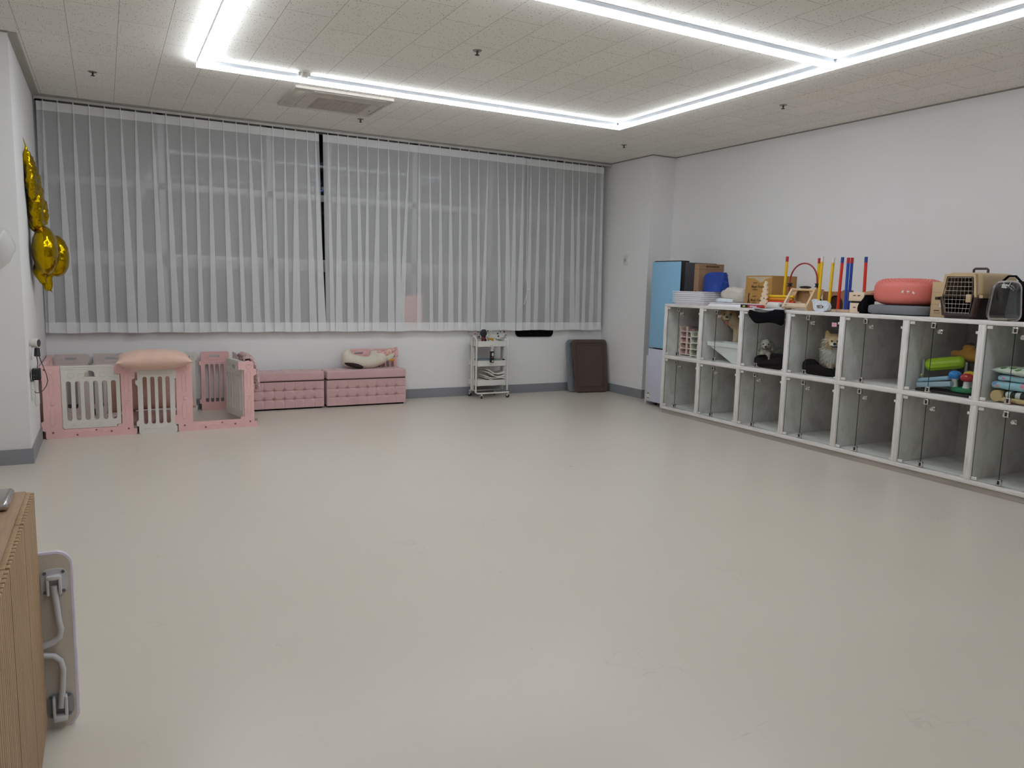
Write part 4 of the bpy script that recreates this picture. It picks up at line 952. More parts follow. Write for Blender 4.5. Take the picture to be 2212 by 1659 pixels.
# upright agility poles
def pole(label, s, t, zb, zt, body, cap, lean=0, lt_=0):
    p = thing('agility_pole', label, 'pole', LK(s, t, zb), (0, 0, LR), 'agility poles standing on the cabinet')
    h = zt-zb; c = h-.05
    k = lambda z: (lean*z/h, lt_*z/h, z)
    MB().cyl(k(0), k(c), .0135, n=18).build('tube', body, p); MB().cyl(k(c), k(h), .0142, n=18).build('cap', cap, p)
pole('yellow pole with red cap in front of the printed carton', 1.50, .245, ZT, 1.805, YEL, RC, .012)
pole('yellow pole with red cap at the right foot of the red hoop', 1.862, .30, ZT, 1.784, YEL, RC, -.005)
pole('yellow pole with white cap right of the hoop, in the ring pack', 2.052, .105, ZT, 1.79, YEL, WC, -.002, .01)
pole('yellow pole with white cap standing alone before the curved board', 2.133, .15, ZT, 1.781, YEL, WC, .012)
pole('red pole with blue cap left of the two blue poles', 2.202, .19, ZT+.026, 1.782, REDP, BC, .008)
pole('blue pole with red cap, the front one of the pair', 2.30, .165, ZT+.026, 1.775, BLP, RC, -.006)
pole('blue pole with red cap, the rear one of the pair', 2.232, .295, ZT, 1.781, BLP, RC, -.004)
pole('red pole with blue cap behind the wooden box figure', 2.385, .30, ZT, 1.786, REDP, BC, -.015)
hp = tp('red_hoop', 'red arched hoop clipped between two yellow poles', 'hoop', 1.71, .27)
MB().tube([(-.165, 0, .10), (-.165, 0, .24)]+[(-.165*math.cos(R(a)), 0, .28+.17*math.sin(R(a))) for a in range(0, 181, 10)]+[(.172, 0, .23), (.172, 0, .20)], .0075, 10).build('arch', M('hoop_red', '9a1d28', .35), hp)
for x in (-.163, .172):
    MB().box(x-.012, x+.012, -.016, .016, .224, .256, .003).box(x-.03, x+.03, -.006, .006, .222, .23, .002).box(x-.03, x+.03, -.006, .006, .25, .258, .002).build('clip', M('clip_black', '1b1414', .5), hp)
# wooden feeder stand
fs = tp('wooden_stand', 'pale wooden stand with slanted sides and an arched cut out', 'wooden stand', 1.68, .035)
def side(x):
    o_ = [(0, .03), (.02, 0), (.10, 0), (.125, .02), (.225, .185), (.22, .2), (.125, .21), (.105, .2)]
    return MB().plate(o_, (), 0, .022, mat=MX.Translation((x+.022, 0, 0)) @ MX.Rotation(R(90), 4, 'Z')).build('side_board', WOOD if x > .1 else WOODL, fs)
side(.0); side(.275)
MB().box(.022, .275, .02, .13, .018, .03, .002).build('shelf', WOODL, fs); MB().box(.0225, .2745, .01, .022, .03, .066, .002).build('front_rail', WOODL, fs)
MB().plate([(.022, .03), (.275, .03), (.275, .2), (.022, .2)], [[(.05, .045), (.245, .045), (.245, .12)]+arcpts(.148, .115, .095, 15, 165, 12)+[(.05, .12)]], .11, .122).build('arch_board', WOOD, fs)
MB().box(.022, .275, .10, .165, .185, .205, .003).build('top_bar', WOOD, fs)
MB().box(.024, .273, .17, .175, .03, .19).build('back_board', MDF, fs)
MB().box(.03, .055, .0085, .0105, .044, .049).build('slot', HOLE, fs)
ch = tp('toy_wedge', 'small wooden wedge with red base inside the wooden stand', 'toy', 1.83, .12, z=ZT+.0315)
MB().plate([(-.045, .012), (.05, .012), (.045, .022), (-.02, .052), (-.032, .048)], (), -.012, .012).build('wedge', WOOD, ch); MB().box(-.05, .05, -.015, .015, 0, .012, .003).build('base', M('wedge_red', '8d2320', .5), ch)
tm(MB().ell((0, 0, .012), (.065, .04, .014), 20, 8), 'black_dish', MC['matt_black'], 1.83, .17, 'small black dish resting on top of the wooden stand', 'dish', z=ZT+.206)
cv = tp('curved_board', 'brown curved wooden board with an arched hole behind the poles', 'wooden board', 1.90, .335)
MB().plate([(0, 0), (.30, 0), (.30, .195), (.26, .205), (.23, .2), (.2, .185), (.0, .185)], [[(.06, .012), (.235, .012), (.235, .06)]+arcpts(.148, .062, .087, 8, 172, 12)+[(.06, .06)]], 0, .016).build('board', M('ply_brown', 'a97a55', .6, var=.05), cv)
MB().box(.301, .316, -.02, .03, 0, .2, .003).build('end_board', M('ply_greybrown', '8b7466', .6), cv); MB().box(.0, .30, .02, .03, 0, .17).build('back_board', M('ply_dark', '3e281e', .7), cv)
MB().plate([(-.05, .1), (.0, .115), (.03, .055), (.01, .05)], (), -.03, -.02).build('flag', HOLE, cv)
o = tm(MB().box(0, .11, 0, .07, 0, .022, .002).box(0, .11, .001, .068, .024, .0255), 'wooden_slab', WOODL, 2.13, .075, 'thin wooden slab lying at the edge under the yellow pole', 'wooden slab')
o = tm(MB().box(0, .16, 0, .13, 0, .024, .002), 'wooden_slab', M('slab_tan', 'c4a78f', .6), 2.212, .125, 'thin wooden slab lying under the blue poles', 'wooden slab')
rg_ = tp('wrapped_ring', 'white and pale blue wrapped ring lying upright at the front edge', 'ring', 2.135, .03)
pts = [(-.075, .085), (-.09, .10), (-.06, .112), (-.02, .095), (.05, .1), (.095, .075), (.108, .045), (.095, .015), (.05, 0), (-.03, 0), (-.06, .02)]
mb = MB().plate(pts, [[(-.03, .055), (.03, .06), (.055, .045), (.035, .025), (-.02, .028)]], -.012, .028)
mb.build('wrap', M('wrap_bluewhite', 'd3dae3', .5, var=.16, scale=55), rg_, ang=50)
bx = tp('wooden_box_figure', 'pale wooden box figure of two stacked blocks with slots', 'wooden figure', 2.375, .11)
MB().box(0, .155, 0, .13, .105, .182, .003).build('upper_block', WOODL, bx); MB().box(.008, .15, .01, .12, 0, .088, .003).build('lower_block', WOODL, bx); MB().box(.02, .135, .012, .12, .086, .107).build('gap', M('gap_dark', '2b1d14', .8), bx)
MB().plate([(.0, .105), (.20, .105), (.235, .215), (.01, .182)], (), .131, .142).build('slanted_board', MDF, bx)
for x in (.045, .09):
    for z in (.148, .045): MB().box(x, x+.026, -.001 if z > .1 else .009, .001 if z > .1 else .0105, z, z+.01).build('slot', M('slot_brown', '6d5138', .7), bx)
bgm = MB().plate([(-.10, .0), (-.028, 0), (-.02, .15), (-.035, .172), (-.09, .1), (-.115, .05)], (), 0, .13)
bmesh.ops.bevel(bgm.b, geom=[e for e in bgm.b.edges if len(e.link_faces) == 2 and e.calc_face_angle(0) > .3], offset=.022, segments=4, affect='EDGES', clamp_overlap=True)
tm(bgm, 'black_bag', BLK, 2.58, .10, 'slumped black fabric bag between wooden figure and red peanut ball', 'bag', ang=30)
# balance ball and cushion
grc = M('cushion_grey', '74787d', .8, var=.04)
mb = MB().ell((0, 0, .042), (.275, .22, .042), 44, 16, e1=.33, e2=.5)
tm(mb, 'grey_cushion', grc, 2.81, .30, 'flat grey cushion under the coral balance ball', 'cushion')
CO = M('coral_vinyl', 'dc766b', .42, var=.03)
cb = tp('balance_ball', 'big coral balance ball with bumpy top on a grey cushion', 'balance ball', 2.812, .30, z=ZT+.078)
bl = MB().ell((0, 0, .116), (.265, .22, .116), 48, 24, e1=.55, e2=.8).build('ball', CO, cb)
nb = MB()
for i in range(36):
    for j in range(7):
        th = 2*PI*i/36+(j % 2)*.087; rr = .45+.075*j
        c_, s_ = math.cos(th), math.sin(th); f = lambda v: math.copysign(abs(v)**.8, v)
        ph = math.acos(min(1, rr)); q = lambda v: math.copysign(abs(v)**.55, v)
        nb.ell((.265*q(math.cos(ph))*f(c_), .22*q(math.cos(ph))*f(s_), .116+.116*q(math.sin(ph))), (.0055, .0055, .003), 6, 4)
nb.build('nubs', CO, cb)
mk = M('ball_mark', 'efe9e4', .5)
for k, (x, z) in enumerate(((.10, .118), (.14, .118), (.175, .108))):
    y = -.22*max(.02, (1-(x/.265)**2.5))**.4-.001
    MB().plate([(-.009, -.014), (-.003, -.004), (.006, -.013), (.004, .001), (.01, .01), (.002, .006), (-.003, .015), (-.005, .004), (-.012, .0)], (), -.001, .012, mat=MX.Translation((x, y, z)) @ MX.Rotation((x/.265)**2*.6, 4, 'Z') @ MX.Rotation(k*.9, 4, 'Y')).build('white_print', mk, cb)
cn = tp('cardboard_box', 'pale tan carton between coral ball and pet carrier', 'cardboard box', 3.095, .19)
MB().box(0, .147, 0, .4, 0, .28, .003).build('carton', KP, cn)
for z in (.10, .195): MB().box(-.001, .148, -.001, .401, z, z+.0015).build('fold_line', M('fold_tan', '96805f', .8), cn)
MB().box(.075, .14, -.0014, 0, .08, .112).build('paper_label', M('label_paper', 'dddad4', .6), cn); MB().box(.09, .115, -.002, 0, .087, .095).build('label_print', KI, cn)
MB().box(.03, .075, -.0012, 0, .048, .055).build('print', KI, cn); MB().box(.03, .085, -.0012, 0, .024, .04).build('small_print', M('ink_faint', '9d8a6c', .8), cn)
# pet carrier
CB_ = M('carrier_beige', 'bfa582', .45, var=.03); CD = M('carrier_brown', '3c2a28', .4, var=.05); WIRE = M('wire_chrome', 'b9b7b4', .3, .8)
pc = tp('pet_carrier', 'beige and dark brown pet carrier with a wire door', 'pet carrier', 3.412, .04)
def shell(z0, z1, w0, w1, l0, l1, mat, name, n=10, hole=None, lid=True):
    mb = MB(); k = []
    rings = []
    for j in range(n+1):
        f = j/n; z = z0+(z1-z0)*f; w = w0+(w1-w0)*f; a = l0[0]+(l1[0]-l0[0])*f; b = l0[1]+(l1[1]-l0[1])*f
        if lid and f > .8: q = (f-.8)/.2; sh = .03*(1-math.sqrt(max(0, 1-q*q))); w -= sh; a += sh*.6; b -= sh
        rings.append([mb.b.verts.new((x, y, z)) for x, y in rrect(-w, w, a, b, .05, 6)])
    m = len(rings[0])
    for j in range(n):
        for i in range(m):
            c = (rings[j][i].co+rings[j+1][(i+1) % m].co)/2
            if hole and hole(c): continue
            mb.b.faces.new((rings[j][i], rings[j][(i+1) % m], rings[j+1][(i+1) % m], rings[j+1][i]))
    mb.b.faces.new(rings[-1] if lid else rings[0][::-1])
    o = mb.build(name, mat, pc, ang=40); md = o.modifiers.new('s', 'SOLIDIFY'); md.thickness = .006; md.offset = -1
    return o
up = shell(.18, .35, .165, .145, (0, .52), (.02, .50), CB_, 'upper_shell', 10, lambda c: c.y < .06 and abs(c.x) < .115+.06*0 and c.z < .31)
lo = shell(0, .165, .125, .16, (.01, .51), (0, .52), CD, 'lower_shell', 8, lambda c: c.y < .06 and abs(c.x) < .115 and c.z > .045, False)
MB().plate([(-.177, .012), (-.15, .012), (-.15, .50), (.15, .50), (.15, .012), (.177, .012), (.177, .53), (-.177, .53)], (), -.182, -.160, mat=MX.Rotation(R(-90), 4, 'X')).build('seam_flange', CB_, pc)
MB().box(-.178, -.150, -.014, .04, .138, .162, .004).build('seam_tab', CD, pc)
fo = [(-.10, .32), (.105, .32), (.125, .17), (.105, .035), (-.095, .035), (-.125, .17)]
MB().plate([(-.118, .338), (.12, .338), (.142, .165), (.122, .02), (-.112, .02), (-.142, .165)], [fo], -.006, .02).build('door_surround', CB_, pc)
MB().plate([(-.142, .165), (.142, .165), (.122, .02), (-.112, .02)], [[(-.125, .164), (.125, .164), (.105, .035), (-.095, .035)]], -.0075, .021).build('door_surround_lower', CD, pc)
wd = MB()
for i in range(8):
    f = i/7; x = -.108+.216*f; kx = 1-.12*abs(f-.5)*2
    wd.tube([(x*.86, .0, .318), (x, 0, .17), (x*.85, 0, .038)], .0016, 5)
for i in range(9):
    z = .045+.265*i/8; hw_ = .1085-.0*z-(.018*abs(z-.17)/.14); wd.tube([(-hw_, -.001, z), (hw_, -.001, z)], .0016, 5)
wd.build('wire_door', WIRE, pc)
MB().box(.07, .108, -.02, -.004, .125, .185, .003).build('door_latch', CB_, pc)
for i in range(11): MB().box(-.098+.0185*i, -.092+.0185*i, .50, .508, .19, .25).build('vent_slot', CB_, pc) if i < 0 else None
vs = MB()
for i in range(7): vs.box(.146, .161, .17+.04*i, .178+.04*i, .20, .25, .002)
vs.build('side_ribs', CB_, pc)
vs = MB()
for i in range(9): vs.tube([(-.095+.022*i, .40, .215), (-.088+.022*i, .40, .265)], .003, 5)
vs.build('inner_ribs', CB_, pc)
MB().tube([(-.055, .25, .345), (-.055, .25, .378), (-.045, .25, .386), (.045, .25, .386), (.055, .25, .378), (.055, .25, .345)], .009, 8).build('handle', CD, pc)
MB().box(-.10, .12, .02, .48, .006, .02).build('floor_pan', CD, pc)
# clear fronted backpack carrier
bp = tp('backpack_carrier', 'black pet backpack with a clear domed window at the front right', 'backpack', 3.74, .02)
of = [(-.10, .0), (.10, .0), (.135, .025), (.112, .245), (.075, .28), (-.065, .28), (-.10, .245), (-.142, .03), (-.13, .008)]
def rnd_poly(p, r=.03, n=4):
    o_ = []
    for i in range(len(p)):
        a, b, c = V(p[i-1]), V(p[i]), V(p[(i+1) % len(p)]); d1 = (a-b); d2 = (c-b); q = min(r, d1.length*.45, d2.length*.45)
        s_ = b+d1.normalized()*q; e_ = b+d2.normalized()*q
        for k in range(n+1):
            f = k/n; o_.append(tuple((s_*(1-f)**2+b*2*f*(1-f)+e_*f*f)))
    return o_
of = rnd_poly([(-.115, 0), (.125, 0), (.10, .285), (-.085, .285)], .06, 6)
DOME = glass_mat('dome_plastic', 'f2f2f2', .08, 1.5, 2.2)
mb = MB(); n_ = len(of); cx0, cz0 = .005, .14
rings = []
for k in range(7):
    f = k/6; sc = math.cos(f*PI/2*.93); y = .06-.075*math.sin(f*PI/2)
    rings.append([mb.b.verts.new((cx0+(x-cx0)*(.62+.38*sc**.7), y, cz0+(z-cz0)*(.62+.38*sc**.7))) for x, z in of])
for k in range(6):
    for i in range(n_): mb.b.faces.new((rings[k][i], rings[k][(i+1) % n_], rings[k+1][(i+1) % n_], rings[k+1][i]))
mb.b.faces.new(rings[-1]); mb.build('clear_window', DOME, bp, ang=60)
MB().tube([(x, .055, z) for x, z in of], .0055, 6, closed=True).build('window_rim', M('rim_frost', 'b0a3a4', .3), bp)
MB().plate(of, (), .26, .275).build('back_shell', M('pack_grey', 'a3a6b0', .9), bp)
sd = MB(); a_ = [sd.b.verts.new((x, .06, z)) for x, z in of]; b_ = [sd.b.verts.new((x*1.03, .27, z*1.02)) for x, z in of]
for i in range(n_): sd.b.faces.new((a_[i], b_[i], b_[(i+1) % n_], a_[(i+1) % n_]))
sd.build('side_fabric', BLK, bp, ang=60)
MB().box(-.08, .06, .0, .24, .004, .018, .006).build('floor_pad', M('pad_tan', 'a59b8a', .9), bp)
MB().box(-.065, -.03, .048, .052, .232, .262, .001, mat=MX.Rotation(R(8), 4, 'Y')).build('care_label', M('label_white2', 'dcdad6', .7), bp)
MB().tube([(-.02, .04, .282), (0, .03, .262), (.018, .038, .24), (.03, .04, .268), (.035, .045, .284)], .003, 6).build('clip_hook', WIRE, bp)
MB().tube([(-.075, .12, .28), (-.03, .12, .325), (.02, .12, .325), (.06, .12, .285)], .014, 8, flat=.5).build('carry_handle', BLK, bp)
bb = tp('black_duffel', 'black duffel bag behind the clear window backpack at the right edge', 'bag', 3.98, .10)
MB().ell((0, .2, .14), (.125, .22, .15), 30, 16, e1=.6, e2=.6).build('body', BLK, bb); MB().tube([(-.1, .1, .26), (-.05, .1, .325), (.05, .1, .325), (.1, .1, .27)], .015, 8, flat=.5).build('handle', BLK, bb)
MB().box(-.10, .1, -.03, -.02, .205, .21).build('piping', M('pipe_grey', '8a8886', .5), bb)
# ------------------------------------------------------------------ inside the kennels
ZF = .691
def cell(i): return i*CP-.007
SP = M('shoe_pink', 'ecd3cb', .45); SPD = M('shoe_pink_shade', 'b0807c', .5); SW = M('shoe_cream', 'e2dfd2', .45); SO = M('shoe_cream_shade', '8b8a6a', .5)
def shoe_tray(label, s, t, z, w, mat, inner, group):
    q = tp('shoe_tray', label, 'shoe tray', s, t, 0, group, z)
    h = .064
    wing = [(-.022, h+.012), (-.008, h-.02), (0, h-.03), (0, .012), (.012, .0), (.03, .012), (.018, .02), (.016, h-.022), (.006, h)]
    MB().plate([(0, 0), (.012, 0), (.03, .012), (w, .012), (w, .022), (.028, .022), (.014, .036), (.008, h), (-.012, h+.014), (-.012, h-.004), (0, h-.03)], (), 0, .20).build('shell', mat, q)
    MB().box(.012, w, .03, .19, .014, .05).build('inside', inner, q)  # solid filler in a darker tone, painted as the shade inside
    MB().box(w*.52, w*.52+.02, -.002, .02, .02, h+.012, .002).build('post', mat, q)
for k in range(5): shoe_tray('pink plastic shoe tray in the upper left kennel, ' + ['lowest of its stack', 'second from the bottom', 'middle of its stack', 'fourth from the bottom', 'topmost of its stack'][k], .055, .16, ZF+.0665*k, .21, SP, SPD, 'shoe trays in the first kennel')
for k in range(4): shoe_tray('cream plastic shoe tray right of the pink stack, ' + ['lowest one', 'second from the bottom', 'third from the bottom', 'topmost one'][k], .29, .12, ZF+.0725*k, .22, SW, SO, 'shoe trays in the first kennel')
tm(MB().box(0, .32, 0, .30, 0, .004).box(0, .32, .29, .30, 0, .09), 'pink_sheet', M('sheet_dusty', 'a98486', .6), .05, .25, 'dusty pink sheet lying over the pink shoe trays', 'sheet', z=ZF+.352)

# tub with a dog behind it
TUB = M('tub_white', 'eff0f0', .35, var=.02)
tb = tp('pet_tub', 'white pet tub with a sloping base in front of the tan dog', 'tub', .632, .05, z=ZF)
mb = MB(); rings = []
for z, a, b, d0, d1 in ((.165, 0, .515, 0, .25), (.208, -.004, .519, -.004, .254), (.206, .012, .503, .012, .238), (.165, .014, .501, .014, .236)):
    rings.append([mb.b.verts.new((x, y, z)) for x, y in rrect(a, b, d0, d1, .03)])
for j in range(3):
    for i in range(len(rings[0])): n_ = len(rings[0]); mb.b.faces.new((rings[j][i], rings[j][(i+1) % n_], rings[j+1][(i+1) % n_], rings[j+1][i]))
mb.build('rim', TUB, tb)
mb = MB(); r1 = [mb.b.verts.new((x, y, .166)) for x, y in rrect(.012, .503, .012, .238, .03)]; r2 = [mb.b.verts.new((x, y, .0)) for x, y in rrect(.36, .49, .03, .21, .03)]
for i in range(len(r1)): mb.b.faces.new((r2[i], r2[(i+1) % len(r1)], r1[(i+1) % len(r1)], r1[i]))
mb.b.faces.new(r2[::-1]); mb.build('basin', TUB, tb)

FUR = attr_mat('fur_coat'); NOSE = M('dog_nose', '171212', .35); EYE = M('dog_eye', '120b08', .1, coat=.5); TNG = M('dog_tongue', 'b5676a', .5); TTH = M('dog_gum', '2c1a19', .6)
def dogroot(name, label, s, t, z=ZF):
    w = LK(s, t, z); return thing(name, label, 'dog', w, math.atan2(-w.x, w.y))
mixc = lambda a, b, f: tuple(a[i]*(1-f)+b[i]*f for i in range(3))
sst = lambda a, b, x: (lambda q: q*q*(3-2*q))(max(0, min(1, (x-a)/(b-a))))
# 1 tan dog sitting up behind the tub, mouth open
d1 = dogroot('tan_dog', 'tan short coated dog with open mouth standing behind the white tub', .735, .375)
TAN, CRM, BRN_ = lin('cf9a66'), lin('ead6b6'), lin('8a5f3a')
def c1(p):
    c = mixc(TAN, BRN_, .45*sst(.5, .57, p.z)+.35*sst(.05, .2, p.y))
    f = max(sst(-.03, -.07, p.y)*sst(.52, .47, p.z)*sst(.33, .40, p.z), sst(.42, .34, p.z)*sst(.06, -.02, p.y))
    c = mixc(c, CRM, .85*f)
    if p.z > .50: c = mixc(c, CRM, .55*math.exp(-((p.x+.1)/.02)**2)*sst(.0, -.06, p.y))
    return c
sh = [('e', (.2, .17, .15), (.13, .15, .14)), ('c', (.18, .14, .2), (.07, .05, .36), .125, .10), ('c', (.06, .04, .37), (-.06, .0, .45), .088, .068), ('e', (-.10, -.01, .49), (.072, .075, .066)),
      ('c', (-.10, -.06, .472), (-.104, -.118, .466), .04, .028), ('c', (-.10, -.05, .452), (-.103, -.098, .435), .03, .02), ('c', (-.155, .0, .525), (-.185, -.015, .485), .022, .017), ('c', (-.045, .005, .53), (-.015, -.01, .495), .022, .017),
      ('c', (.03, .0, .32), (.005, -.045, .18), .06, .036), ('c', (.005, -.045, .18), (.0, -.055, .03), .036, .026), ('e', (.0, -.075, .02), (.03, .04, .02)), ('c', (.14, .0, .32), (.13, -.04, .18), .058, .036), ('c', (.13, -.04, .18), (.13, -.05, .03), .036, .026), ('e', (.13, -.07, .02), (.03, .04, .02)),
      ('e', (.1, .1, .11), (.06, .11, .1)), ('c', (.24, .28, .08), (.3, .2, .03), .035, .02)]
bd = blob('body', sh, .0085, c1, FUR, d1, 5)
for x in (-.134, -.068): MB().ell((x, -.072, .506), (.0125, .01, .0125), 14, 10).build('eye', EYE, d1)
MB().ell((-.104, -.146, .477), (.017, .012, .013), 14, 10).build('nose', NOSE, d1)
MB().ell((-.104, -.105, .445), (.022, .03, .011), 14, 8).build('mouth', TTH, d1); MB().ell((-.103, -.118, .415), (.018, .01, .03), 14, 10).build('tongue', TNG, d1)
fur(bd, 6500, .013, .0035, c1, FUR, d1, .6, lenf=lambda p: .4 if p.z > .43 else 1.2, seed=5)

# 2 small white curly dog in the black bed
d2 = dogroot('white_dog', 'small white curly dog wearing a speckled top in the black bed', 1.285, .27, ZF+.036)
WHT, CR2, GRB = lin('e3dfd6'), lin('d3c6b2'), lin('b3a288')
def c2(p): return mixc(mixc(WHT, CR2, .6*sst(.19, .14, p.z)*sst(.0, -.05, p.y)), GRB, .4*sst(.02, .07, abs(p.x))*sst(.22, .15, p.z))
bd = blob('body', [('e', (.0, .08, .07), (.07, .09, .07)), ('c', (0, .04, .06), (0, .01, .14), .062, .045), ('e', (.0, -.005, .18), (.06, .056, .056)), ('e', (.0, -.03, .215), (.04, .035, .03)), ('c', (0, -.045, .165), (0, -.07, .162), .03, .02), ('c', (-.055, .005, .19), (-.068, .0, .135), .02, .016), ('c', (.055, .005, .19), (.068, .0, .135), .02, .016),
      ('c', (-.03, -.02, .09), (-.03, -.04, .012), .026, .02), ('c', (.03, -.02, .09), (.03, -.04, .012), .026, .02), ('c', (.1, .16, .09), (.15, .2, .12), .025, .02)], .0065, c2, FUR, d2, 4)
fur(bd, 5200, .015, .005, c2, FUR, d2, .15, curl=.2, lenf=lambda p: (.3 if (p.y < -.05 and p.z > .14) else 1) if p.z > .125 else .25, seed=8)
def c2b(p): return WHT
mcl, N, L, out = nt('speckled_knit'); p_ = N('ShaderNodeBsdfPrincipled', Roughness=.9); tc = N('ShaderNodeTexCoord'); vo = N('ShaderNodeTexVoronoi', Scale=130.0); L(tc.outputs['Object'], vo.inputs['Vector']); l_ = N('ShaderNodeMath', operation='LESS_THAN'); L(vo.outputs['Distance'], l_.inputs[0]); l_.inputs[1].default_value = .36
c_ = N('ShaderNodeMixRGB'); L(l_.outputs[0], c_.inputs[0]); c_.inputs[1].default_value = lin('ddd6d4'); c_.inputs[2].default_value = lin('8a7c80'); L(c_.outputs[0], p_.inputs['Base Color']); L(p_.outputs[0], out.inputs[0])
blob('knit_top', [('c', (0, .04, .055), (0, .008, .125), .070, .054), ('e', (0, .1, .07), (.076, .09, .074))], .007, None, mcl, d2, 3)
for x in (-.024, .024): MB().ell((x, -.054, .19), (.009, .007, .007), 12, 8).build('eye', EYE, d2)
MB().ell((0, -.092, .168), (.012, .009, .010), 12, 8).build('nose', NOSE, d2); MB().ell((0, -.083, .152), (.012, .006, .003), 10, 6).build('mouth', TTH, d2)

# 3 fluffy pomeranian at the right of its kennel
d3 = dogroot('pomeranian', 'fluffy cream and white pomeranian standing at the kennel glass', 2.195, .195)
FAC, ORG_, WH3 = lin('e8cca4'), lin('d9b380'), lin('fdfbf6')
def c3(p):
    c = mixc(FAC, ORG_, sst(.30, .40, p.z)*.7)
    w = max(sst(.285, .245, p.z)*sst(.16, .05, p.y), sst(.33, .29, p.z)*sst(-.03, -.06, p.y), .6*sst(.05, .085, abs(p.x))*sst(.37, .33, p.z))
    c = mixc(c, WH3, w)
    if p.z < .14: c = mixc(c, CRM, .6)
    return c
bd = blob('body', [('e', (0, .03, .315), (.092, .08, .078)), ('e', (0, .0, .335), (.06, .05, .047)), ('c', (0, -.04, .30), (0, -.068, .298), .032, .021), ('e', (0, .06, .24), (.10, .09, .10)), ('e', (0, .08, .18), (.09, .10, .10)), ('e', (.05, .24, .18), (.11, .17, .11)), ('c', (-.056, .03, .37), (-.07, .026, .408), .03, .014), ('c', (.056, .03, .37), (.07, .026, .408), .03, .014),
      ('c', (-.02, .02, .15), (-.02, .0, .02), .036, .022), ('e', (-.02, -.012, .014), (.022, .03, .014)), ('c', (.06, .03, .15), (.06, .02, .02), .036, .022), ('e', (.06, .008, .014), (.022, .03, .014)), ('e', (-.045, .24, .12), (.05, .09, .09)), ('c', (-.05, .26, .07), (-.05, .22, .02), .03, .022), ('e', (.1, .36, .27), (.08, .07, .09))], .008, c3, FUR, d3, 4)
fur(bd, 16000, .036, .0038, c3, FUR, d3, .5, lenf=lambda p: .10 if (p.y < -.025 and p.z > .28 and abs(p.x) < .05) else (.4 if p.z > .34 else (.25 if p.z < .10 else 1)), seed=2)
for x in (-.025, .025): MB().ell((x, -.053, .328), (.010, .009, .009), 14, 10).build('eye', EYE, d3)
MB().ell((0, -.094, .306), (.014, .011, .012), 14, 10).build('nose', NOSE, d3)
MB().tube([(-.03, -.068, .284), (-.018, -.086, .278), (0, -.092, .280), (.018, -.086, .278), (.03, -.068, .284)], .0045, 8).build('mouth', TTH, d3); MB().ell((0, -.084, .274), (.011, .01, .004), 10, 6).build('tongue', TNG, d3)

# black beds
GRYC = M('bed_lining', '8f8a8e', .95, var=.1, bump=.3, bscale=60)
def bed(label, s, t, w, d, zl, zn, zr, sn):
    b_ = tp('pet_bed', label, 'pet bed', s, t, z=ZF)
    pts = []; n = 48
    base = rrect(.055, w-.055, .055, d-.055, .11, 11)
    out_ = []
    for x, y in base:
        f = math.exp(-((x-sn)/.10)**2)*(1 if y < d*.4 else 0)
        hz = zn+((zl if x < sn else zr)-zn)*(1-f) if y < d*.4 else zr
        out_.append((x, y, hz))
    mb = MB(); rings = []
    for (x, y, hz), nx in zip(out_, range(len(out_))):
        cx_, cy_ = w/2, d/2; v = V((x-cx_, y-cy_, 0)).normalized(); ring = []
        for k in range(14):
            a = 2*PI*k/14; rr = .055; zc = hz/2
            ring.append(mb.b.verts.new(V((x, y, 0))+v*(rr*math.copysign(abs(math.cos(a))**.8, math.cos(a)))+V((0, 0, zc+max(.02, hz/2)*math.copysign(abs(math.sin(a))**.7, math.sin(a))))))
        rings.append(ring)
    m = len(rings)
    for i in range(m):
        for k in range(14): mb.b.faces.new((rings[i][k], rings[(i+1) % m][k], rings[(i+1) % m][(k+1) % 14], rings[i][(k+1) % 14]))
    bmesh.ops.recalc_face_normals(mb.b, faces=mb.b.faces[:])
    mb.build('bolster', BLK, b_, ang=80)
    MB().ell((w/2, d/2, .022), (w/2-.06, d/2-.06, .02), 30, 8, e1=.4, e2=.5).build('cushion', GRYC, b_)
bed('black pet bed holding the small white dog in its kennel', cell(2)+.02, .07, .52, .46, .13, .055, .125, .19)
bed('black pet bed beside the fluffy pomeranian', cell(3)+.02, .08, .46, .46, .135, .08, .07, .26)
hb_ = tp('hanging_pad', 'black padded cloth hanging over the front edge of the third upper kennel', 'pad', 1.56, -.006, z=1.286)
mb = MB()
def hp_(u, v):
    x = -.235+.465*u; top = -.008-.028*math.sin(PI*min(1, u/.72))*(u < .72)+.0; bot = -.075-.055*sst(0, .25, u)-.02*u-.012*math.sin(u*7)
    if u > .72: top = .004*math.sin(PI*(u-.72)/.28)
    r = .03 if u > .7 else .022
    e = min(1, u/.06, (1-u)/.06)**.5
    a = 2*PI*v; zc, hz = (top+bot)/2, (top-bot)/2*(.55+.45*e)
    return (x, -.03+.024*math.copysign(abs(math.cos(a))**.8, math.cos(a))*e, zc+hz*math.copysign(abs(math.sin(a))**.6, math.sin(a)))
mb.grid(hp_, 40, 18)
bmesh.ops.remove_doubles(mb.b, verts=mb.b.verts[:], dist=1e-5); bmesh.ops.holes_fill(mb.b, edges=mb.b.edges[:], sides=40); bmesh.ops.recalc_face_normals(mb.b, faces=mb.b.faces[:])
mb.build('hanging_roll', BLK, hb_, ang=80)
MB().grid(lambda u, v: (-.2+.4*u, -.045+.13*v, .004+.006*math.sin(u*8+v*4)-.03*max(0, .35-v)), 16, 8).build('lining', M('pad_lining', 'c9c9d2', .7), hb_)
sn_ = tp('sticky_note', 'pink sticky note on the glass door of the pomeranian kennel', 'note', 2.303, .0085, z=1.159)
MB().box(0, .052, 0, .001, 0, .036).build('paper', M('note_pink', 'e2a7b8', .7), sn_)
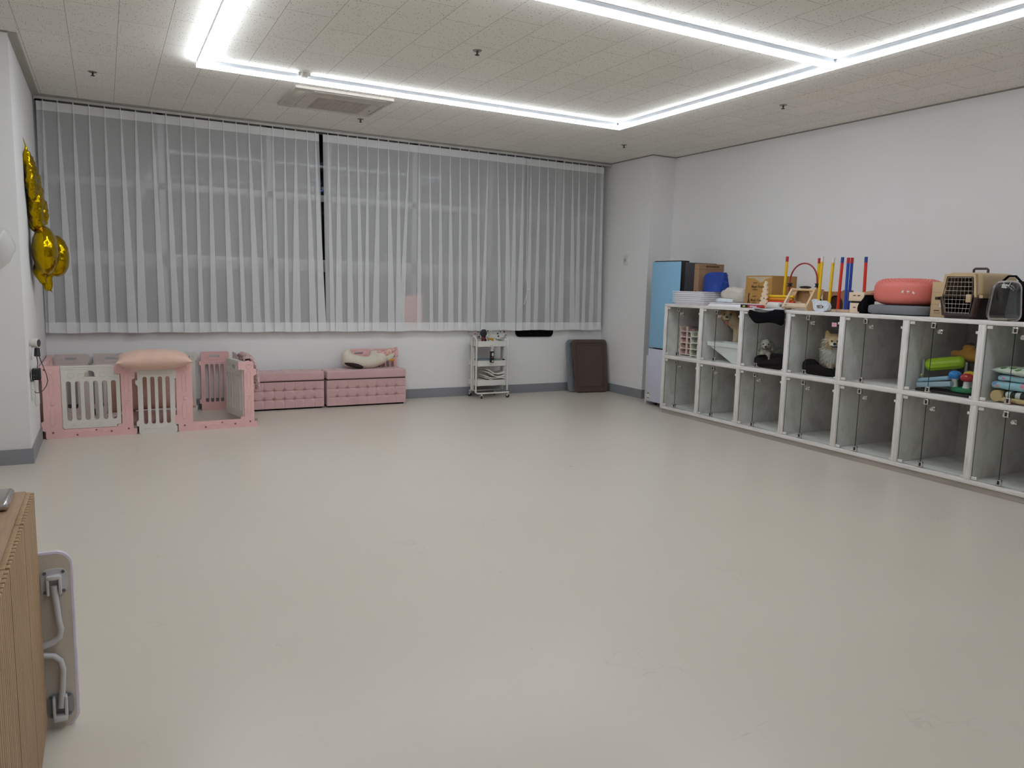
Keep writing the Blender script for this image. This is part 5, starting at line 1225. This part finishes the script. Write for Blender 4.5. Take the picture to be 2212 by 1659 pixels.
for x, z in ((.014, .019), (.016, .012), (.028, .02), (.034, .018)): MB().box(x, x+.006, -.0006, 0, z, z+.003).build('pen_mark', M('note_ink', '8c6070', .7), sn_)

# toys in the sixth upper kennel
tr = tp('black_tray', 'flat black tray under the toys in the kennel right of the empty one', 'tray', cell(5)+.06, .06, z=ZF)
MB().box(0, .47, 0, .4, 0, .02, .006).build('tray', M('tray_black', '1d1816', .5), tr)
LIM = M('lime_plastic', 'a8cc1c', .4, var=.03); GPL = M('post_grey', '9aa0a5', .4)
q = tp('roller_toy', 'lime green roller toy on grey posts inside the toy kennel', 'toy', 3.235, .24, R(20), z=ZF+.0205)
ml = MX.Translation((0, 0, .205)) @ MX.Rotation(R(-10), 4, 'Y')
MB().lathe([(.001, -.14), (.03, -.14), (.048, -.125), (.052, -.11), (.052, .11), (.048, .125), (.03, .14), (.001, .14)], 10, mat=ml @ MX.Rotation(R(90), 4, 'Y')).build('roller', LIM, q)
for k in range(5): MB().box(-.10, .09, -.054-.0, -.048, .0, .004, .001, mat=ml @ MX.Rotation(R(30*k-60), 4, 'X')).build('rib', LIM, q)
for x in (-.155, .15):
    MB().tube([(x, 0, 0), (x, 0, .23)], .011, 10).build('post', GPL, q); MB().ell((x, -.03, .10), (.011, .011, .011), 10, 6).build('knob', M('knob_lime', 'b9c05a', .4), q)
MB().box(-.17, .165, -.03, .03, 0, .012, .004).build('base', GPL, q)
BGR = M('toy_bluegrey', '9db4c4', .4, var=.04)
q = tp('board_toy', 'pale blue grey flat toy case leaning on the black tray', 'toy', 3.115, .08, R(-2), z=ZF+.021)
MB().box(0, .29, 0, .11, 0, .042, .008, mat=MX.Rotation(R(-9), 4, 'Y')).build('base', BGR, q); MB().box(.01, .27, .005, .105, .043, .075, .012, 3, mat=MX.Rotation(R(-11), 4, 'Y')).build('lid', M('toy_bluelid', '8fb2c8', .35), q)
for k in range(4): MB().box(.06+.045*k, .085+.045*k, .02, .09, .0752, .0768, .001, mat=MX.Rotation(R(-11), 4, 'Y')).build('pattern', M('toy_pattern', '2e4a4f', .5), q)
q = tp('mushroom_toy', 'green based toy with blue and red mushrooms in the toy kennel', 'toy', 3.46, .14, z=ZF+.021)
MB().ell((0, .02, .022), (.11, .08, .024), 28, 10, e1=.6).build('base', M('toy_green', '1d7a4b', .5), q)
def mush(x, y, h, col, nm):
    MB().lathe([(.03, .035), (.022, .06), (.02, .09), (.028, h-.02)], 16, c=(x, y, 0)).build('stem', M('toy_white', 'd8dcd8', .4), q)
    MB().ell((x, y, h+.008), (.047, .047, .034), 20, 12, e1=.9).build('cap', M(nm, col, .3), q)
mush(-.068, -.005, .125, '1f7fd0', 'toy_blue'); mush(.03, -.01, .115, 'b31f25', 'toy_red'); mush(.012, .05, .13, 'd8b83c', 'toy_yellow')
for x, z in ((.01, .135), (.045, .14), (.03, .122)): MB().ell((x, -.045, z-.005), (.007, .006, .007), 8, 6).build('dot', M('toy_dot', 'f0eeea', .4), q)
q = tp('plush_bear', 'orange brown plush lying on a dark box at the back of the toy kennel', 'plush toy', 3.37, .36, z=ZF+.245)
blob('body', [('e', (0, 0, .055), (.12, .07, .055)), ('e', (-.02, -.02, .115), (.045, .04, .03)), ('c', (-.09, 0, .05), (-.13, -.02, .06), .035, .03)], .008, None, M('plush_orange', 'b9822f', .95, bump=.4, bscale=80), q, 4)
MB().ell((-.02, -.01, .145), (.035, .032, .014), 14, 8).build('hat', M('plush_dark', '3a2f2a', .9), q)
tm(MB().box(-.02, .22, 0, .16, 0, .224, .006), 'dark_box', M('box_dark', '33231f', .6), 3.30, .32, 'dark brown box at the back of the toy kennel under the plush', 'box', z=ZF+.0205)

# bedding in the right hand kennel
def print_cloth(name, base, cols, sc, thr=.4):
    m, N, L, out = nt(name); p = N('ShaderNodeBsdfPrincipled', Roughness=.9); tc = N('ShaderNodeTexCoord')
    vo = N('ShaderNodeTexVoronoi', Scale=sc); L(tc.outputs['Object'], vo.inputs['Vector'])
    l = N('ShaderNodeMath', operation='LESS_THAN'); L(vo.outputs['Distance'], l.inputs[0]); l.inputs[1].default_value = thr
    sp = N('ShaderNodeSeparateColor'); L(vo.outputs['Color'], sp.inputs[0])
    rp = N('ShaderNodeValToRGB'); rp.color_ramp.interpolation = 'CONSTANT'; e = rp.color_ramp.elements
    e[0].color = lin(cols[0]); e[1].position = 1/len(cols); e[1].color = lin(cols[1])
    for k, c in enumerate(cols[2:]): x = e.new((k+2)/len(cols)); x.color = lin(c)
    L(sp.outputs[0], rp.inputs[0])
    c = N('ShaderNodeMixRGB'); L(l.outputs[0], c.inputs[0]); c.inputs[1].default_value = lin(base); L(rp.outputs[0], c.inputs[2])
    L(c.outputs[0], p.inputs['Base Color']); L(p.outputs[0], out.inputs[0]); return m
LEAF = print_cloth('leaf_print', 'dbe0d3', ['dbe0d3', '5d8a4a', '3f6b46', '8fae6d'], 13, .3); FLOR = print_cloth('floral_print', '9fc9d6', ['d78fa8', '9fc9d6', 'e0b9bd', '7d9fd2', 'a5d2ce'], 16, .42)
cs = cell(6)
def slab(name, label, cat, s, t, z, w, d, h, mat, group=None, e=.45):
    o = tm(MB().ell((w/2, d/2, h/2), (w/2, d/2, h/2), 40, 14, e1=e, e2=.35), name, mat, s, t, label, cat, z=z, group=group, ang=80)
    for v in o.data.vertices: v.co += v.normal*.006*NZ.noise(v.co*14)
    return o
ST = M('roll_beige', 'c9ad7d', .9, var=.05, bump=.2)
q = tp('rolled_blanket', 'beige folded blanket with striped middle at the bottom of the right kennel', 'blanket', cs+.05, .05, z=ZF+.002)
MB().ell((.24, .16, .022), (.24, .16, .022), 36, 10, e1=.5, e2=.35).build('lower_fold', ST, q, ang=80)
MB().tube([(.04, y, .045) for y in (.005, .1, .2, .31)], [.042, .044, .044, .042], 16).build('fold_edge', ST, q)
mst, N, L, out = nt('striped_knit'); p_ = N('ShaderNodeBsdfPrincipled', Roughness=.9); tc = N('ShaderNodeTexCoord'); wv = N('ShaderNodeTexWave', Scale=4.2, Distortion=1.5); wv.bands_direction = 'X'; L(tc.outputs['Object'], wv.inputs['Vector'])
rp = N('ShaderNodeValToRGB'); rp.color_ramp.interpolation = 'CONSTANT'; rp.color_ramp.elements[0].color = lin('2c2f30'); rp.color_ramp.elements[1].position = .5; rp.color_ramp.elements[1].color = lin('d6dad8'); L(wv.outputs['Fac'], rp.inputs[0]); L(rp.outputs[0], p_.inputs['Base Color']); L(p_.outputs[0], out.inputs[0])
MB().ell((.26, .16, .06), (.2, .15, .03), 30, 10, e1=.5, e2=.35).build('striped_middle', mst, q, ang=80)
MB().box(.125, .15, -.004, .02, .0, .045, .004, mat=MX.Rotation(R(12), 4, 'Y')).build('red_tab', M('tab_red', 'b3262b', .7), q)
slab('folded_towel', 'pale blue floral towel just above the beige striped blanket', 'towel', cs+.015, .06, ZF+.092, .50, .34, .062, FLOR, 'floral towels')
slab('folded_towel', 'pale blue floral towel under the leaf print pillows', 'towel', cs+.045, .08, ZF+.154, .48, .32, .044, FLOR, 'floral towels')
for k, (s_, t_, w_, z_, rz_, l) in enumerate(((.01, .09, .24, .198, 0, 'white leaf print pillow at the left end on the towel stack'), (.14, .05, .22, .196, 4, 'white leaf print pillow in front with a dark green leaf'), (.27, .05, .26, .197, -3, 'white leaf print pillow on the right of the towel stack'), (.11, .27, .36, .205, 0, 'white leaf print pillow behind the front three'))):
    tag(pillow(w_/2, .115, .03 if k < 3 else .042, 18, .5, .004, k).build('leaf_pillow', LEAF, loc=LK(cs+s_+w_/2, t_+.115, ZF+z_+.033+.012*(k == 3)), rot=(0, 0, LR+R(rz_)), ang=80), l, 'pillow', 'leaf print pillows')
tm(MB().box(0, .3, 0, .14, 0, .40, .05, 4), 'black_backpack', BLK, cs+.24, .46, 'black bag standing at the back of the right kennel', 'bag', z=ZF+.002)

# ------------------------------------------------------------------ foreground: cabinet, folded table, device
def oak(name, st, a='957655', b='ac8d6a'):
    m, N, L, out = nt(name); p = N('ShaderNodeBsdfPrincipled', Roughness=.5); tc = N('ShaderNodeTexCoord'); mp = N('ShaderNodeMapping'); mp.inputs['Scale'].default_value = st; L(tc.outputs['Object'], mp.inputs['Vector'])
    n1 = N('ShaderNodeTexNoise', Scale=1.0, Detail=9.0, Roughness=.7, Distortion=.4); L(mp.outputs[0], n1.inputs['Vector'])
    c = N('ShaderNodeValToRGB'); e = c.color_ramp.elements; e[0].position = .35; e[0].color = lin(a); e[1].position = .62; e[1].color = lin(b); L(n1.outputs['Fac'], c.inputs[0]); L(c.outputs[0], p.inputs['Base Color'])
    b_ = N('ShaderNodeBump', Strength=.15, Distance=.002); L(n1.outputs['Fac'], b_.inputs['Height']); L(b_.outputs[0], p.inputs['Normal']); L(p.outputs[0], out.inputs[0]); return m
OKV = oak('oak_vertical', (60, 60, 4)); OKH = oak('oak_top', (60, 4, 20), '947357', 'a8876a')
cb_ = thing('slatted_sideboard', 'oak sideboard with slatted door fronts at the lower left', 'sideboard', (-.232, 2.615, 0))
MB().box(-.40, 0, -1.7, 0, .775, .80, .002).build('top', OKH, cb_)
MB().box(-.39, -.012, -1.69, -.008, .06, .775).build('carcass', OKV, cb_)
MB().box(-.38, -.03, -1.68, -.03, 0, .06).build('plinth', M('plinth_dark', '4a3a2e', .7), cb_)
y = -.002
for k in range(5):
    d_ = bpy.data.objects; mb = MB(); y1 = y; y0 = y-.335
    mb.box(.0, .012, y0, y1, .045, .796, .001)
    for j in range(12):
        ya = y1-.003-.0277*j; mb.box(.011, .021, ya-.021, ya, .045, .796, .002, 2)
    mb.build('slatted_door', OKV, cb_)
    y = y0-.006
tt = thing('folding_table', 'small folding table leaning on end behind the oak sideboard, underside out', 'folding table', (-.332, 2.662, 0), (R(-1.5), 0, 0))
MB().plate(rrect(-.20, .2, .0, .575, .042, 8), (), .0, .016).build('table_top', M('table_underside', 'cfc6ba', .5, var=.02), tt)
MB().tube([(x, .008, z) for x, z in rrect(-.20, .2, .0, .575, .042, 8)], .0085, 8, closed=True).build('edge_trim', M('edge_lavender', 'd8cfe2', .35), tt)
LG = M('leg_white', 'cfcfd4', .35)
MB().tube([(.155, -.02, .478), (.158, -.022, .43), (.163, -.022, .36), (.168, -.022, .335), (.163, -.022, .31), (.145, -.022, .295), (.118, -.022, .288), (.08, -.022, .286), (-.1, -.022, .286), (-.15, -.022, .31), (-.155, -.02, .478)], .0095, 10).build('leg_frame', LG, tt)
MB().tube([(.158, -.02, .075), (.163, -.022, .13), (.168, -.022, .20), (.162, -.022, .23), (.145, -.022, .25), (.118, -.022, .257), (.08, -.022, .259), (-.1, -.022, .259), (-.15, -.022, .23), (-.158, -.02, .075)], .0095, 10).build('leg_frame', LG, tt)
for z, s_ in ((.485, 1), (.075, -1)):
    for x in (.155, -.155):
        br_ = MB(); br_.plate(rrect(x-.03, x+.03, z-.035, z+.035, .02), (), -.006, .0); br_.box(x-.017, x-.010, -.03, 0, z-.03, z+.02, .003).box(x+.010, x+.017, -.03, 0, z-.03, z+.02, .003).box(x-.016, x+.016, -.032, -.004, z-.0+.01*s_, z+.022*s_ if s_ > 0 else z-.022, .005) if s_ > 0 else br_.plate(rrect(x-.03, x+.03, z-.035, z+.035, .02), (), -.006, .0).box(x-.017, x-.010, -.03, 0, z-.03, z+.03, .003).box(x+.010, x+.017, -.03, 0, z-.03, z+.03, .003).box(x-.016, x+.016, -.032, -.004, z-.036, z-.02, .004)
        br_.xf(MX.Translation((x, 0, z)) @ MX.Diagonal((1.22, 1, 1.22, 1)) @ MX.Translation((-x, 0, -z)))
        bo = br_.build('leg_bracket', LG, tt)
        sc_ = MB()
        for a in (-.025, .025):
            for b_ in (-.031, .031): sc_.cyl((x+a, -.0075, z+b_), (x+a, -.005, z+b_), .0055, n=10)
        sc_.build('screws', M('screw_grey', '77777b', .4, .5), bo)
dv = thing('silver_device', 'rounded silver device lying on the oak sideboard at the left edge', 'device', (-.40, 2.47, .801))
MB().box(-.14, .145, -.07, .10, 0, .026, .012, 4).build('body', M('silver_metal', 'b9b5b3', .25, .9, var=.02), dv); MB().box(-.12, .10, -.04, .07, .0255, .0275, .001).build('keypad', M('keypad_grey', '8a8785', .4, .3), dv)
MB().box(-.13, .135, -.06, .09, -.0005, .004).build('dark_base', MC['matt_black'], dv)
# ------------------------------------------------------------------ camera, world, view
cd_ = bpy.data.cameras.new('camera'); co = bpy.data.objects.new('camera', cd_); COL.objects.link(co)
YAW, PIT, ROL = .4968, -.1305, .0262
d = V((math.sin(YAW)*math.cos(PIT), math.cos(YAW)*math.cos(PIT), math.sin(PIT))); r = V((math.cos(YAW), -math.sin(YAW), 0)); u = r.cross(d)
rr_ = r*math.cos(ROL)+u*math.sin(ROL); uu = -r*math.sin(ROL)+u*math.cos(ROL)
m = MX((rr_, uu, -d)).transposed().to_4x4(); m.translation = V((0, 0, 1.45))
co.matrix_world = m
cd_.sensor_fit = 'HORIZONTAL'; cd_.sensor_width = 36; cd_.lens = 1622.0/2212*36; cd_.clip_start = .02
SC.camera = co
wd_ = bpy.data.worlds.new('night'); SC.world = wd_; wd_.use_nodes = True
wd_.node_tree.nodes['Background'].inputs[0].default_value = (.01, .012, .02, 1); wd_.node_tree.nodes['Background'].inputs[1].default_value = .3
vs_ = SC.view_settings; vs_.view_transform = 'Standard'; vs_.look = 'None'; vs_.gamma = 1; vs_.use_curve_mapping = False; vs_.exposure = EXPO
SC.cycles.max_bounces = 10; SC.cycles.diffuse_bounces = 5; SC.cycles.transparent_max_bounces = 24; SC.cycles.use_denoising = True
SC.cycles.sample_clamp_indirect = 6; SC.cycles.caustics_reflective = False; SC.cycles.caustics_refractive = False
